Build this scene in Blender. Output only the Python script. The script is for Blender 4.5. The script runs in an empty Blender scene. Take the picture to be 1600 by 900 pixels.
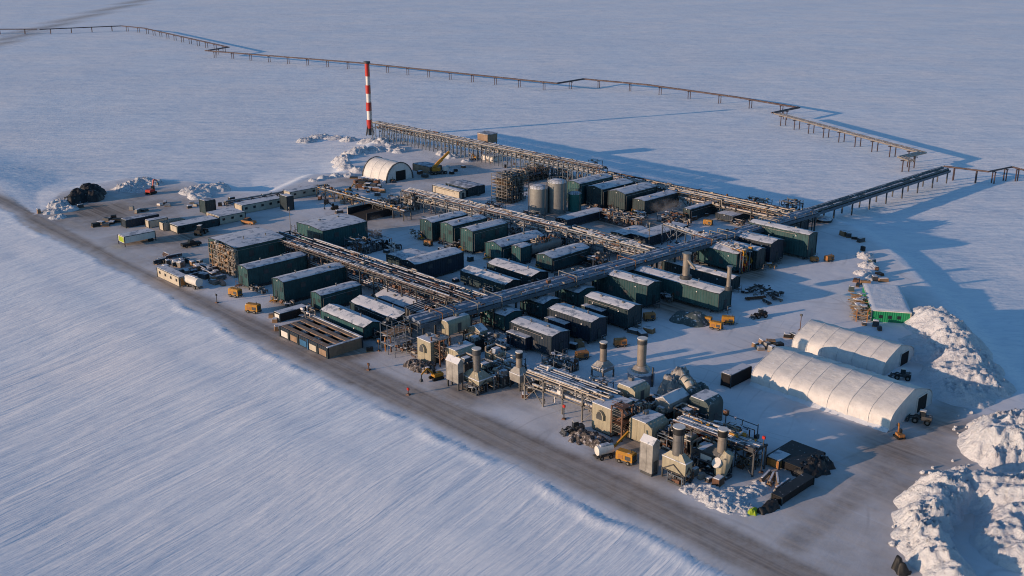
import bpy, math, random
import numpy as np
from math import sin, cos, tan, atan, atan2, radians, pi, sqrt, dist
from mathutils import Vector, Matrix

sc = bpy.context.scene
COL = sc.collection
# ---------------------------------------------------------------- survey of the photograph
F = 1632.0
TH = atan(551 / F)
H = 85.0
AZ = radians(-45.85)                       # site grid: local x runs down-right, local y up-right
AX = (cos(AZ), sin(AZ))
BX = (-sin(AZ), cos(AZ))
SUN_AZ = radians(24.0)                     # direction the light travels
SUN_EL = radians(9.8)

def G(u, v, z=0.0):
    x = u - 800; y = 450 - v
    d = (x, F * cos(TH) + y * sin(TH), -F * sin(TH) + y * cos(TH))
    t = (z - H) / d[2]
    return (d[0] * t, d[1] * t)

def zat(X, Y, v):                          # height above (X, Y) seen in row v
    k = (450 - v) / F
    # up/fw = k ; fw = Y c - dz s ; up = Y s + dz c
    dz = (k * Y * cos(TH) - Y * sin(TH)) / (cos(TH) + k * sin(TH))
    return dz + H

def ext(X, Y, z, d, u):                    # run along d from (X, Y, z) until column u
    u0 = u - 800; dz = z - H
    return (F * X - u0 * (Y * cos(TH) - dz * sin(TH))) / (u0 * d[1] * cos(TH) - F * d[0])

# ---------------------------------------------------------------- materials
def nt(name):
    m = bpy.data.materials.new(name); m.use_nodes = True
    t = m.node_tree; b = t.nodes['Principled BSDF']
    return m, t, b

def N(t, typ, **kw):
    n = t.nodes.new(typ)
    for k, v in kw.items():
        if k == 'inp':
            for a, b in v.items(): n.inputs[a].default_value = b
        else: setattr(n, k, v)
    return n

def ramp(t, src, stops):
    r = t.nodes.new('ShaderNodeValToRGB')
    e = r.color_ramp.elements
    while len(e) < len(stops): e.new(0.5)
    for i, (p, c) in enumerate(stops):
        e[i].position = p
        e[i].color = (c, c, c, 1) if not isinstance(c, tuple) else (*c, 1)
    t.links.new(src, r.inputs[0])
    return r.outputs[0]

def mixc(t, fac, a, b, mode='MIX'):
    m = t.nodes.new('ShaderNodeMix'); m.data_type = 'RGBA'; m.blend_type = mode
    for s, x in ((0, fac), (6, a), (7, b)):
        if isinstance(x, (int, float)): m.inputs[s].default_value = x
        elif isinstance(x, tuple): m.inputs[s].default_value = (*x, 1)
        else: t.links.new(x, m.inputs[s])
    return m.outputs[2]

def math_(t, op, a, b=0.5, c=None):
    m = t.nodes.new('ShaderNodeMath'); m.operation = op
    for i, x in enumerate((a, b) if c is None else (a, b, c)):
        if isinstance(x, (int, float)): m.inputs[i].default_value = x
        else: t.links.new(x, m.inputs[i])
    return m.outputs[0]

def noise(t, vec, scale, detail=3, rough=0.55):
    n = N(t, 'ShaderNodeTexNoise', inp={'Scale': scale, 'Detail': detail, 'Roughness': rough})
    t.links.new(vec, n.inputs['Vector'])
    return n.outputs[0]

def vmap(t, src, rot=0.0, scale=(1, 1, 1)):
    m = N(t, 'ShaderNodeMapping'); m.inputs['Rotation'].default_value = (0, 0, rot)
    t.links.new(src, m.inputs['Vector'])
    m2 = N(t, 'ShaderNodeMapping'); m2.inputs['Scale'].default_value = scale      # turn first, stretch after
    t.links.new(m.outputs[0], m2.inputs['Vector']); return m2.outputs[0]

def paint(name, c, rough=0.55, metal=0.0, var=0.25, rib=0.0, frost=0.12, grime=0.3, spec=0.4):
    """weathered painted or bare metal: tone patches, run marks, frost on the upper faces, optional ribs"""
    m, t, b = nt(name)
    g = N(t, 'ShaderNodeNewGeometry'); tc = N(t, 'ShaderNodeTexCoord')
    n1 = noise(t, tc.outputs['Object'], 0.6, 4)
    n2 = noise(t, vmap(t, tc.outputs['Object'], 0, (2.5, 2.5, 0.25)), 1.6, 3)
    lo = tuple(x * (1 - var) for x in c); hi = tuple(min(1, x * (1 + var)) for x in c)
    col = mixc(t, ramp(t, n1, [(0.3, 0.0), (0.7, 1.0)]), lo, hi)
    col = mixc(t, math_(t, 'MULTIPLY', ramp(t, n2, [(0.5, 0.0), (0.75, 1.0)]), grime), col, tuple(x * 0.45 + 0.01 for x in c))
    sx = N(t, 'ShaderNodeSeparateXYZ'); t.links.new(g.outputs['Normal'], sx.inputs[0])
    up = ramp(t, sx.outputs[2], [(0.45, 0.0), (0.8, 1.0)])
    n3 = noise(t, g.outputs['Position'], 1.3, 4)
    fr = math_(t, 'MULTIPLY', up, ramp(t, n3, [(0.62 - frost, 0.0), (0.72 - frost * 0.6, 1.0)]))
    col = mixc(t, fr, col, (0.62, 0.64, 0.68))
    if rib:
        sp = N(t, 'ShaderNodeSeparateXYZ'); t.links.new(tc.outputs['Object'], sp.inputs[0])
        s = math_(t, 'ADD', sp.outputs[0], sp.outputs[1])
        w = math_(t, 'SINE', math_(t, 'MULTIPLY', s, 2 * pi / rib), 0)
        bp = N(t, 'ShaderNodeBump', inp={'Strength': 0.5, 'Distance': 0.06})
        t.links.new(w, bp.inputs['Height']); t.links.new(bp.outputs[0], b.inputs['Normal'])
        # panel joints
        pj = math_(t, 'PINGPONG', s, 1.6)
        seam = ramp(t, pj, [(0.0, 0.65), (0.05, 1.0)])
        col = mixc(t, 1.0, col, seam, 'MULTIPLY')
    t.links.new(col, b.inputs['Base Color'])
    b.inputs['Roughness'].default_value = rough; b.inputs['Metallic'].default_value = metal
    b.inputs['Specular IOR Level'].default_value = spec
    return m

def snow_mat(name, c=(0.72, 0.755, 0.81), under=(0.30, 0.32, 0.35), bare=0.0, bump=0.08, sc_=1.2, dirt=(0.30, 0.27, 0.25), dirty=0.0, coarse=False):
    m, t, b = nt(name)
    g = N(t, 'ShaderNodeNewGeometry'); pos = g.outputs['Position']
    n1 = noise(t, pos, sc_ * 0.5, 5)
    col = mixc(t, ramp(t, n1, [(0.3, 0.0), (0.7, 1.0)]), tuple(x * 0.9 for x in c), c)
    if bare > 0:
        n2 = noise(t, pos, 0.55, 6, 0.65)
        col = mixc(t, ramp(t, n2, [(0.30 + bare, 1.0), (0.36 + bare, 0.0)]), col, under)
    if dirty > 0:
        n4 = noise(t, pos, 0.9, 7, 0.7)
        col = mixc(t, math_(t, 'MULTIPLY', ramp(t, n4, [(0.50, 0.0), (0.70, 1.0)]), dirty), col, dirt)
        n5 = noise(t, pos, 2.6, 4, 0.7)
        col = mixc(t, math_(t, 'MULTIPLY', ramp(t, n5, [(0.64, 0.0), (0.70, 1.0)]), dirty), col, (0.16, 0.15, 0.15))
    t.links.new(col, b.inputs['Base Color'])
    n3 = noise(t, pos, 1.6 if coarse else 5.0, 6, 0.65)
    if coarse:
        n3 = math_(t, 'ADD', n3, math_(t, 'MULTIPLY', noise(t, pos, 4.5, 5, 0.7), 0.35))
    bp = N(t, 'ShaderNodeBump', inp={'Strength': 0.85 if coarse else 0.7, 'Distance': bump}); t.links.new(n3, bp.inputs['Height'])
    t.links.new(bp.outputs[0], b.inputs['Normal'])
    b.inputs['Roughness'].default_value = 0.8; b.inputs['Specular IOR Level'].default_value = 0.15
    return m

M = {}
def mats():
    M['green'] = paint('green_cladding', (0.013, 0.070, 0.080), 0.5, var=0.18, rib=0.8, frost=0.0, grime=0.35)
    M['green_b'] = paint('green_cladding_faded', (0.018, 0.068, 0.076), 0.5, var=0.25, rib=0.8, frost=0.0, grime=0.5)
    M['green_c'] = paint('green_cladding_dark', (0.010, 0.050, 0.062), 0.5, var=0.25, rib=0.8, frost=0.0, grime=0.4)
    M['green2'] = paint('dull_green_cladding', (0.014, 0.036, 0.046), 0.5, var=0.18, rib=0.8, frost=0.0, grime=0.4)
    M['navy'] = paint('navy_cladding', (0.010, 0.022, 0.040), 0.5, var=0.2, rib=0.8, frost=0.0)
    M['trim'] = paint('dark_trim', (0.015, 0.03, 0.04), 0.5, var=0.2, frost=0.02)
    M['bgreen'] = paint('bright_green_paint', (0.01, 0.22, 0.09), 0.5, var=0.1, rib=0.5, frost=0.0)
    M['teal'] = paint('teal_paint', (0.02, 0.13, 0.12), 0.45, var=0.15)
    M['beige'] = paint('beige_cladding', (0.31, 0.285, 0.215), 0.55, var=0.12, rib=1.0, frost=0.0, grime=0.35)
    M['beige2'] = paint('pale_cladding', (0.44, 0.40, 0.33), 0.55, var=0.15, frost=0.0, grime=0.4)
    M['white'] = paint('white_paint', (0.62, 0.60, 0.57), 0.5, var=0.1, frost=0.0)
    M['galv'] = paint('galvanised_steel', (0.21, 0.205, 0.20), 0.42, 0.55, 0.2, frost=0.05)
    M['insul'] = paint('pipe_insulation_jacket', (0.29, 0.255, 0.22), 0.4, 0.3, 0.2, frost=0.10)
    M['steel'] = paint('dark_steel', (0.055, 0.06, 0.068), 0.55, 0.1, 0.3, frost=0.06)
    M['bsteel'] = paint('blue_grey_steel', (0.09, 0.12, 0.16), 0.55, 0.1, 0.25, frost=0.06)
    M['rust'] = paint('rusty_steel', (0.12, 0.06, 0.038), 0.75, 0.0, 0.4, frost=0.04)
    M['rpipe'] = paint('red_brown_pipe', (0.085, 0.06, 0.06), 0.6, 0.0, 0.25, frost=0.04)
    M['black'] = paint('black_tarp', (0.012, 0.013, 0.016), 0.6, 0.0, 0.4, frost=-0.02)
    M['rubber'] = paint('rubber', (0.012, 0.012, 0.012), 0.8, 0.0, 0.3, frost=-0.1)
    M['yellow'] = paint('yellow_paint', (0.42, 0.20, 0.022), 0.5, 0.0, 0.12, frost=0.0)
    M['lime'] = paint('lime_paint', (0.28, 0.38, 0.02), 0.5, 0.0, 0.12, frost=-0.1)
    M['orange'] = paint('orange_brown_paint', (0.36, 0.16, 0.05), 0.55, 0.0, 0.3, frost=0.0)
    M['red'] = paint('red_paint', (0.42, 0.022, 0.018), 0.45, 0.0, 0.12, frost=0.0)
    M['stackw'] = paint('stack_white_paint', (0.66, 0.62, 0.60), 0.45, 0.0, 0.08, frost=0.0, grime=0.3)
    M['wood'] = paint('timber', (0.26, 0.16, 0.09), 0.8, 0.0, 0.3, frost=0.06)
    M['brown'] = paint('brown_sheet', (0.24, 0.165, 0.115), 0.7, 0.0, 0.25, frost=0.0)
    M['glass'] = paint('dark_glass', (0.02, 0.025, 0.03), 0.12, 0.0, 0.1, frost=-0.2, grime=0.0)
    M['pit'] = paint('dark_interior', (0.01, 0.01, 0.012), 0.9, 0.0, 0.2, frost=-0.2)
    M['duct'] = paint('smooth_duct_jacket', (0.21, 0.25, 0.32), 0.42, 0.25, 0.15, frost=0.0)
    M['grey'] = paint('grey_tank_paint', (0.23, 0.235, 0.23), 0.5, 0.1, 0.12, frost=0.0, grime=0.35)
    M['blue'] = paint('blue_paint', (0.02, 0.10, 0.22), 0.5, 0.0, 0.15, frost=0.0)
    M['tarp'] = paint('grey_green_tarp', (0.06, 0.085, 0.09), 0.7, 0.0, 0.25, frost=0.06)
    M['wrap'] = paint('pale_wrap_sheet', (0.26, 0.255, 0.245), 0.5, 0.0, 0.35, frost=0.08)
    M['fabric'] = paint('tent_fabric', (0.60, 0.59, 0.58), 0.6, 0.0, 0.10, frost=0.0, grime=0.22)
    fm = M['fabric']; ft = fm.node_tree; fb = ft.nodes['Principled BSDF']; ftc = N(ft, 'ShaderNodeTexCoord')
    fn = noise(ft, vmap(ft, ftc.outputs['Object'], 0, (0.6, 1, 1)), 0.9, 4, 0.55)
    fbp = N(ft, 'ShaderNodeBump', inp={'Strength': 0.6, 'Distance': 0.22}); ft.links.new(fn, fbp.inputs['Height']); ft.links.new(fbp.outputs[0], fb.inputs['Normal'])
    M['rsnow'] = snow_mat('roof_snow', (0.60, 0.62, 0.67), (0.27, 0.31, 0.37), bare=0.11, bump=0.03)
    M['dsnow'] = snow_mat('thin_wind_scoured_snow', (0.50, 0.53, 0.60), (0.20, 0.23, 0.28), bare=0.17, bump=0.04)
    M['psnow'] = snow_mat('ploughed_snow', (0.66, 0.68, 0.72), bump=0.5, dirty=0.4, coarse=True, dirt=(0.33, 0.32, 0.32))
    M['csnow'] = snow_mat('drifted_snow', (0.68, 0.72, 0.78), bump=0.08)
    m, t, b = nt('rock_rubble')
    g = N(t, 'ShaderNodeNewGeometry')
    n1 = noise(t, g.outputs['Position'], 2.0, 4)
    t.links.new(ramp(t, n1, [(0.35, (0.03, 0.03, 0.035)), (0.55, (0.12, 0.10, 0.09)), (0.7, (0.5, 0.5, 0.54))]), b.inputs['Base Color'])
    b.inputs['Roughness'].default_value = 0.9
    M['rock'] = m

# ---------------------------------------------------------------- mesh builder
class MB:
    def __init__(s): s.v = []; s.f = []; s.mi = []; s.sm = []
    def add(s, vs, fs, mi=0, sm=False):
        o = len(s.v); s.v += vs
        s.f += [tuple(i + o for i in f) for f in fs]; s.mi += [mi] * len(fs); s.sm += [sm] * len(fs)
        return s
    def box(s, c, d, mi=0, rz=0.0, taper=1.0):
        x, y, z = d[0] / 2, d[1] / 2, d[2] / 2
        k = taper
        P_ = [(-x, -y, -z), (x, -y, -z), (x, y, -z), (-x, y, -z), (-x * k, -y * k, z), (x * k, -y * k, z), (x * k, y * k, z), (-x * k, y * k, z)]
        cr, sr = cos(rz), sin(rz)
        P_ = [(c[0] + a * cr - b * sr, c[1] + a * sr + b * cr, c[2] + e) for a, b, e in P_]
        return s.add(P_, [(0, 3, 2, 1), (4, 5, 6, 7), (0, 1, 5, 4), (1, 2, 6, 5), (2, 3, 7, 6), (3, 0, 4, 7)], mi)
    def bx(s, x0, x1, y0, y1, z0, z1, mi=0):
        return s.box(((x0 + x1) / 2, (y0 + y1) / 2, (z0 + z1) / 2), (abs(x1 - x0), abs(y1 - y0), abs(z1 - z0)), mi)
    def bar(s, p, q, w, h=None, mi=0):
        h = h or w
        p = Vector(p); q = Vector(q); d = q - p
        if d.length < 1e-6: return s
        d.normalize()
        up = Vector((0, 0, 1)) if abs(d.z) < 0.95 else Vector((1, 0, 0))
        sd = d.cross(up).normalized(); up = sd.cross(d)
        vs = []
        for e in (p, q):
            for a, b in ((-1, -1), (1, -1), (1, 1), (-1, 1)):
                vs.append(tuple(e + sd * a * w / 2 + up * b * h / 2))
        return s.add(vs, [(0, 1, 2, 3), (7, 6, 5, 4), (0, 4, 5, 1), (1, 5, 6, 2), (2, 6, 7, 3), (3, 7, 4, 0)], mi)
    def tube(s, p, q, r, n=8, mi=0, r2=None, cap=True):
        r2 = r if r2 is None else r2
        p = Vector(p); q = Vector(q); d = (q - p)
        if d.length < 1e-6: return s
        d.normalize()
        up = Vector((0, 0, 1)) if abs(d.z) < 0.95 else Vector((1, 0, 0))
        a = d.cross(up).normalized(); b = a.cross(d)
        vs = []
        for e, rr in ((p, r), (q, r2)):
            for i in range(n):
                t = 2 * pi * i / n
                vs.append(tuple(e + a * cos(t) * rr + b * sin(t) * rr))
        s.add(vs, [(i, i + n, (i + 1) % n + n, (i + 1) % n) for i in range(n)], mi, True)
        if cap:
            s.add(vs, [tuple(range(n)), tuple(reversed(range(n, 2 * n)))], mi)
        return s
    def path(s, pts, r, n=6, mi=0):
        for p, q in zip(pts, pts[1:]): s.tube(p, q, r, n, mi)
        return s
    def prism(s, prof, a0, a1, axis='y', mi=0, sm=False):
        """prof: list of (across, z); extruded from a0 to a1 along axis"""
        n = len(prof)
        if axis == 'y': vs = [(x, a, z) for a in (a0, a1) for x, z in prof]
        else: vs = [(a, x, z) for a in (a0, a1) for x, z in prof]
        s.add(vs, [(i, (i + 1) % n, (i + 1) % n + n, i + n) for i in range(n)], mi, sm)
        s.add(vs, [tuple(reversed(range(n))), tuple(range(n, 2 * n))], mi)
        return s
    def dome(s, c, r, h, n=14, m=5, mi=0):
        vs = []
        for j in range(m + 1):
            t = pi / 2 * j / m
            for i in range(n):
                a = 2 * pi * i / n
                vs.append((c[0] + r * cos(t) * cos(a), c[1] + r * cos(t) * sin(a), c[2] + h * sin(t)))
        return s.add(vs, [(j * n + i, j * n + (i + 1) % n, (j + 1) * n + (i + 1) % n, (j + 1) * n + i) for j in range(m) for i in range(n)], mi, True)
    def build(s, name, mat, parent=None, loc=None, rz=None):
        me = bpy.data.meshes.new(name)
        me.from_pydata(s.v, [], s.f)
        for m in (mat if isinstance(mat, (list, tuple)) else [mat]): me.materials.append(M[m] if isinstance(m, str) else m)
        me.polygons.foreach_set('material_index', s.mi)
        me.polygons.foreach_set('use_smooth', s.sm)
        me.update()
        # outward normals
        import bmesh
        bm = bmesh.new(); bm.from_mesh(me); bmesh.ops.recalc_face_normals(bm, faces=bm.faces); bm.to_mesh(me); bm.free()
        o = bpy.data.objects.new(name, me); COL.objects.link(o)
        if parent is not None: o.parent = parent
        if loc is not None: o.location = loc
        if rz is not None: o.rotation_euler = (0, 0, rz)
        return o

def tag(o, label, cat, group=None, kind=None):
    if kind: o['kind'] = kind
    if label: o['label'] = label
    if cat: o['category'] = cat
    if group: o['group'] = group
    return o

def thing(name, label, cat, loc, rz=AZ, group=None):
    o = bpy.data.objects.new(name, None); COL.objects.link(o)
    o.empty_display_size = 0.5
    o.location = (loc[0], loc[1], loc[2] if len(loc) > 2 else 0.0)
    o.rotation_euler = (0, 0, rz)
    return tag(o, label, cat, group)

def copy_tree(o, parent=None):
    c = o.copy(); COL.objects.link(c)
    if parent is not None: c.parent = parent
    for ch in list(o.children): copy_tree(ch, c)
    return c

# ---------------------------------------------------------------- numpy noise
def _hash(ix, iy, seed):
    n = (ix.astype(np.int64) * 374761393 + iy.astype(np.int64) * 668265263 + seed * 1442695041) & 0xFFFFFFFF
    n = ((n ^ (n >> 13)) * 1274126177) & 0xFFFFFFFF
    n = n ^ (n >> 16)
    return (n & 0xFFFF) / 65535.0
def vnoise(x, y, seed=0):
    ix = np.floor(x); iy = np.floor(y); fx = x - ix; fy = y - iy
    fx = fx * fx * fx * (fx * (fx * 6 - 15) + 10); fy = fy * fy * fy * (fy * (fy * 6 - 15) + 10)
    a = _hash(ix, iy, seed); b = _hash(ix + 1, iy, seed); c = _hash(ix, iy + 1, seed); d = _hash(ix + 1, iy + 1, seed)
    return (a * (1 - fx) + b * fx) * (1 - fy) + (c * (1 - fx) + d * fx) * fy
def fbm(x, y, oct_=4, seed=0, gain=0.5):
    s = 0; amp = 1; tot = 0
    for i in range(oct_):
        s = s + amp * vnoise(x * 2 ** i + 17.3 * i, y * 2 ** i - 9.1 * i, seed + i); tot += amp; amp *= gain
    return s / tot
def sstep(a, b, x):
    t = np.clip((x - a) / (b - a), 0, 1); return t * t * (3 - 2 * t)
def seg_dist(x, y, pts):
    d = np.full(x.shape, 1e9)
    for (x0, y0), (x1, y1) in zip(pts, pts[1:]):
        dx, dy = x1 - x0, y1 - y0
        t = np.clip(((x - x0) * dx + (y - y0) * dy) / (dx * dx + dy * dy), 0, 1)
        d = np.minimum(d, np.hypot(x - x0 - t * dx, y - y0 - t * dy))
    return d
def inside(x, y, pts):
    r = np.zeros(x.shape, bool); n = len(pts)
    for i in range(n):
        x0, y0 = pts[i]; x1, y1 = pts[(i + 1) % n]
        c = ((y0 > y) != (y1 > y))
        with np.errstate(divide='ignore', invalid='ignore'):
            xx = (x1 - x0) * (y - y0) / (y1 - y0 if y1 != y0 else 1e-9) + x0
        r ^= c & (x < xx)
    return r

# ---------------------------------------------------------------- terrain
def px(l): return [G(*p) for p in l]
OUTER = px([(-160, 262), (0, 326), (60, 362), (150, 404), (260, 462), (380, 528), (500, 590), (620, 650), (745, 706), (870, 768), (1000, 832), (1120, 888), (1300, 985), (1500, 1090)])
def ragged(pts, st=2.6, amp=0.8):
    out = []; r = random.Random(5); w1 = 0.0
    for (a, b), (c, d) in zip(pts, pts[1:]):
        L_ = dist((a, b), (c, d)); n = max(1, int(L_ / st)); nx_, ny_ = -(d - b) / L_, (c - a) / L_
        for k in range(n):
            w1 = 0.72 * w1 + r.uniform(-amp, amp) * 0.75
            out.append((a + (c - a) * k / n + nx_ * w1, b + (d - b) * k / n + ny_ * w1))
    return out + [pts[-1]]
OUTER = ragged(OUTER)
PADP = OUTER + px([(1700, 1000), (1640, 760), (1600, 620), (1540, 560), (1470, 470), (1400, 400), (1330, 352), (1262, 332), (1100, 300), (900, 262), (760, 240), (640, 222), (600, 214),
                   (575, 232), (548, 250), (540, 270), (490, 272), (430, 300), (350, 300), (300, 284), (200, 278), (150, 288), (95, 300), (75, 325), (55, 335), (-10, 285), (-170, 235)])
ROADC = px([(-160, 250), (0, 318), (100, 372), (200, 428), (380, 508), (510, 566), (640, 622), (770, 678), (900, 735), (1010, 786), (1120, 842), (1260, 912), (1500, 1030)])
FARROAD = px([(-60, 80), (0, 62), (30, 50), (58, 42), (120, 25), (215, 0), (300, -14)])
PIPEPATH_PX = [(-60, 46), (0, 46), (62, 47), (190, 42), (225, 45), (360, 75), (322, 80), (560, 99), (870, 133), (912, 125), (1020, 138), (1245, 170), (1210, 180), (1445, 244), (1408, 252)]

def gheight(x, y):
    ins = inside(x, y, PADP)
    d = seg_dist(x, y, PADP + [PADP[0]])
    sd = np.where(ins, -d, d)
    dout = seg_dist(x, y, OUTER)
    near = np.exp(-(np.maximum(np.hypot(x, y - 150) - 60, 0) / 200.0) ** 2)
    h = -0.55 * sstep(0.0, 14.0, sd)
    away = sstep(15, 60, dout)
    h = h - 0.8 * sstep(3.0, 30.0, sd) * sstep(0, 40, dout) - 1.3 * sstep(0.5, 7.0, sd) * away
    # drift crest along the outer shoulder of the road
    wob = fbm(x * 0.14, y * 0.14, 4, 5)
    cre = np.exp(-((sd - 1.0 - 2.2 * (wob - 0.5)) / 1.1) ** 2) * (~ins) * np.exp(-(dout / 6) ** 4)
    h = h + cre * (0.06 + 1.0 * np.clip(wob - 0.48, 0, 1))
    # sastrugi: long ridges running with the wind
    wx = fbm(x * 0.02, y * 0.02, 2, 9) * 10
    def ridges(th, k, sd_):
        al = x * cos(th) + y * sin(th) + wx; ac = -x * sin(th) + y * cos(th) + wx * 0.9
        return fbm(al * 0.022 * k, ac * 0.16 * k, 3, 11 + sd_) - 0.5, fbm(al * 0.07 * k, ac * 0.55 * k, 3, 23 + sd_) - 0.5
    fw_ = sstep(370, 250, y) * sstep(120, 60, x)
    a1_, a2_ = ridges(radians(56), 1.0, 0); b1_, b2_ = ridges(radians(14), 0.8, 50)
    s1 = a1_ * fw_ + b1_ * 0.75 * (1 - fw_); s2 = a2_ * fw_ * 1.25 + b2_ * 1.5 * (1 - fw_)
    s3 = (fbm(x * 0.012, y * 0.012, 3, 31) - 0.5) * 0.4
    patch = 0.5 + 0.8 * sstep(0.35, 0.65, fbm(x * 0.02, y * 0.012, 3, 47))
    o = sstep(0.5, 6.0, sd)
    far_ = sstep(620, 440, np.hypot(x, y))
    h = h + o * far_ * (0.20 * s1 + 0.13 * s2 * patch + 1.4 * s3 * far_ * sstep(10, 90, sd))
    # ripples running away from the road shoulder
    tr = radians(50)
    c2 = x * cos(tr + pi / 2) + y * sin(tr + pi / 2)
    h = h + (~ins) * np.exp(-(dout / 14) ** 2) * 0.10 * (fbm(c2 * 0.7, (x * cos(tr) + y * sin(tr)) * 0.06, 2, 71) - 0.5)
    # packed ground inside the pad
    h = h + np.where(ins, 0.10 * (fbm(x * 0.25, y * 0.25, 3, 57) - 0.5), 0)
    return h

BLOBS = [  # px, py, radius m, grit amount; last row also paints shade between the modules
    (130, 340, 26, 0.75), (200, 320, 30, 0.8), (300, 345, 22, 0.55), (260, 380, 22, 0.8), (330, 400, 16, 0.7), (430, 345, 18, 0.5), (520, 300, 18, 0.6),
    (600, 340, 20, 0.75), (650, 290, 26, 0.7), (740, 265, 26, 0.5), (820, 285, 20, 0.5), (560, 285, 16, 0.7), (690, 335, 14, 0.6),
    (1250, 860, 20, 0.66), (1370, 760, 17, 0.72), (1420, 705, 13, 0.7), (1300, 800, 16, 0.62), (1455, 655, 9, 0.75), (1478, 600, 7, 0.5), (1452, 562, 7, 0.45), (1350, 700, 10, 0.3),
    (1190, 540, 14, 0.22), (1100, 590, 12, 0.15), (575, 575, 12, 0.35), (640, 600, 10, 0.3), (900, 690, 14, 0.25), (1380, 850, 12, 0.45), (1260, 640, 6, 0.25),
    (735, 610, 9, 1.00), (800, 608, 8, 0.96), (1000, 700, 10, 1.00), (1070, 720, 10, 1.00), (1050, 650, 9, 1.00), (600, 505, 12, 1.00), (470, 480, 8, 0.88), (880, 510, 14, 0.88), (820, 500, 12, 1.00), (930, 480, 12, 0.96), (1060, 480, 9, 0.88), (1150, 425, 10, 0.96), (1210, 400, 9, 0.79), (800, 440, 10, 0.88), (890, 420, 12, 1.00), (980, 350, 16, 1.00), (1060, 335, 14, 0.88), (1150, 340, 12, 0.88), (860, 340, 12, 0.88), (780, 380, 12, 0.79), (560, 430, 12, 0.88), (650, 450, 12, 0.88), (540, 550, 8, 0.88), (1200, 730, 9, 0.70)]  # dirtier snow plus painted shade inside the plant
def dirt_and_shade_at(x, y):
    ins = inside(x, y, PADP)
    d = seg_dist(x, y, PADP + [PADP[0]])
    sd = np.where(ins, -d, d)
    w = fbm(x * 0.06, y * 0.06, 4, 81)
    w = np.clip((w - 0.5) * 1.5 + 0.5, 0, 1)
    base = 0.10 * sstep(1.0, -3.0, sd) * np.where(x < 20, 1.0, 0.55)
    rd = seg_dist(x, y, ROADC)
    road = 0.95 * (1 - sstep(2.2 + 1.6 * w, 7.2, rd)) * ins * (0.45 + 0.55 * sstep(0.5, 4.0, seg_dist(x, y, OUTER)))
    lanes = 0.06 * np.sin((rd + 0.8 * w) * 2.2)
    tk = seg_dist(x, y, px([(1440, 540), (1472, 572), (1490, 615), (1474, 665), (1420, 712), (1340, 770), (1240, 850)]))
    road = np.maximum(road, 0.80 * (1 - sstep(0.5, 6.0, tk)) * ins)
    tot = np.maximum(base, road * (0.92 + lanes))
    for u, v, r, a in BLOBS:
        X, Y = G(u, v)
        q = np.exp(-(((x - X) ** 2 + (y - Y) ** 2) / (r * r)) ** 1.5) * a * (0.45 + 1.0 * w) * ins
        tot = np.maximum(tot, q)
    rk = np.minimum(np.minimum(seg_dist(x, y, px([(440, 385), (740, 492)])), seg_dist(x, y, px([(645, 312), (893, 378), (1030, 408)]))), np.minimum(seg_dist(x, y, px([(650, 520), (1013, 420), (1265, 345)])), seg_dist(x, y, px([(900, 282), (1262, 345)]))))
    tot = np.maximum(tot, 0.95 * (1 - sstep(4, 10, rk)) * (0.55 + 0.8 * w))  # grit under the racks, strengthened to paint the shade there
    fr = seg_dist(x, y, FARROAD)
    tot = np.maximum(tot, 0.62 * (1 - sstep(6, 13, fr)))
    return np.clip(tot, 0, 1)

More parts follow.
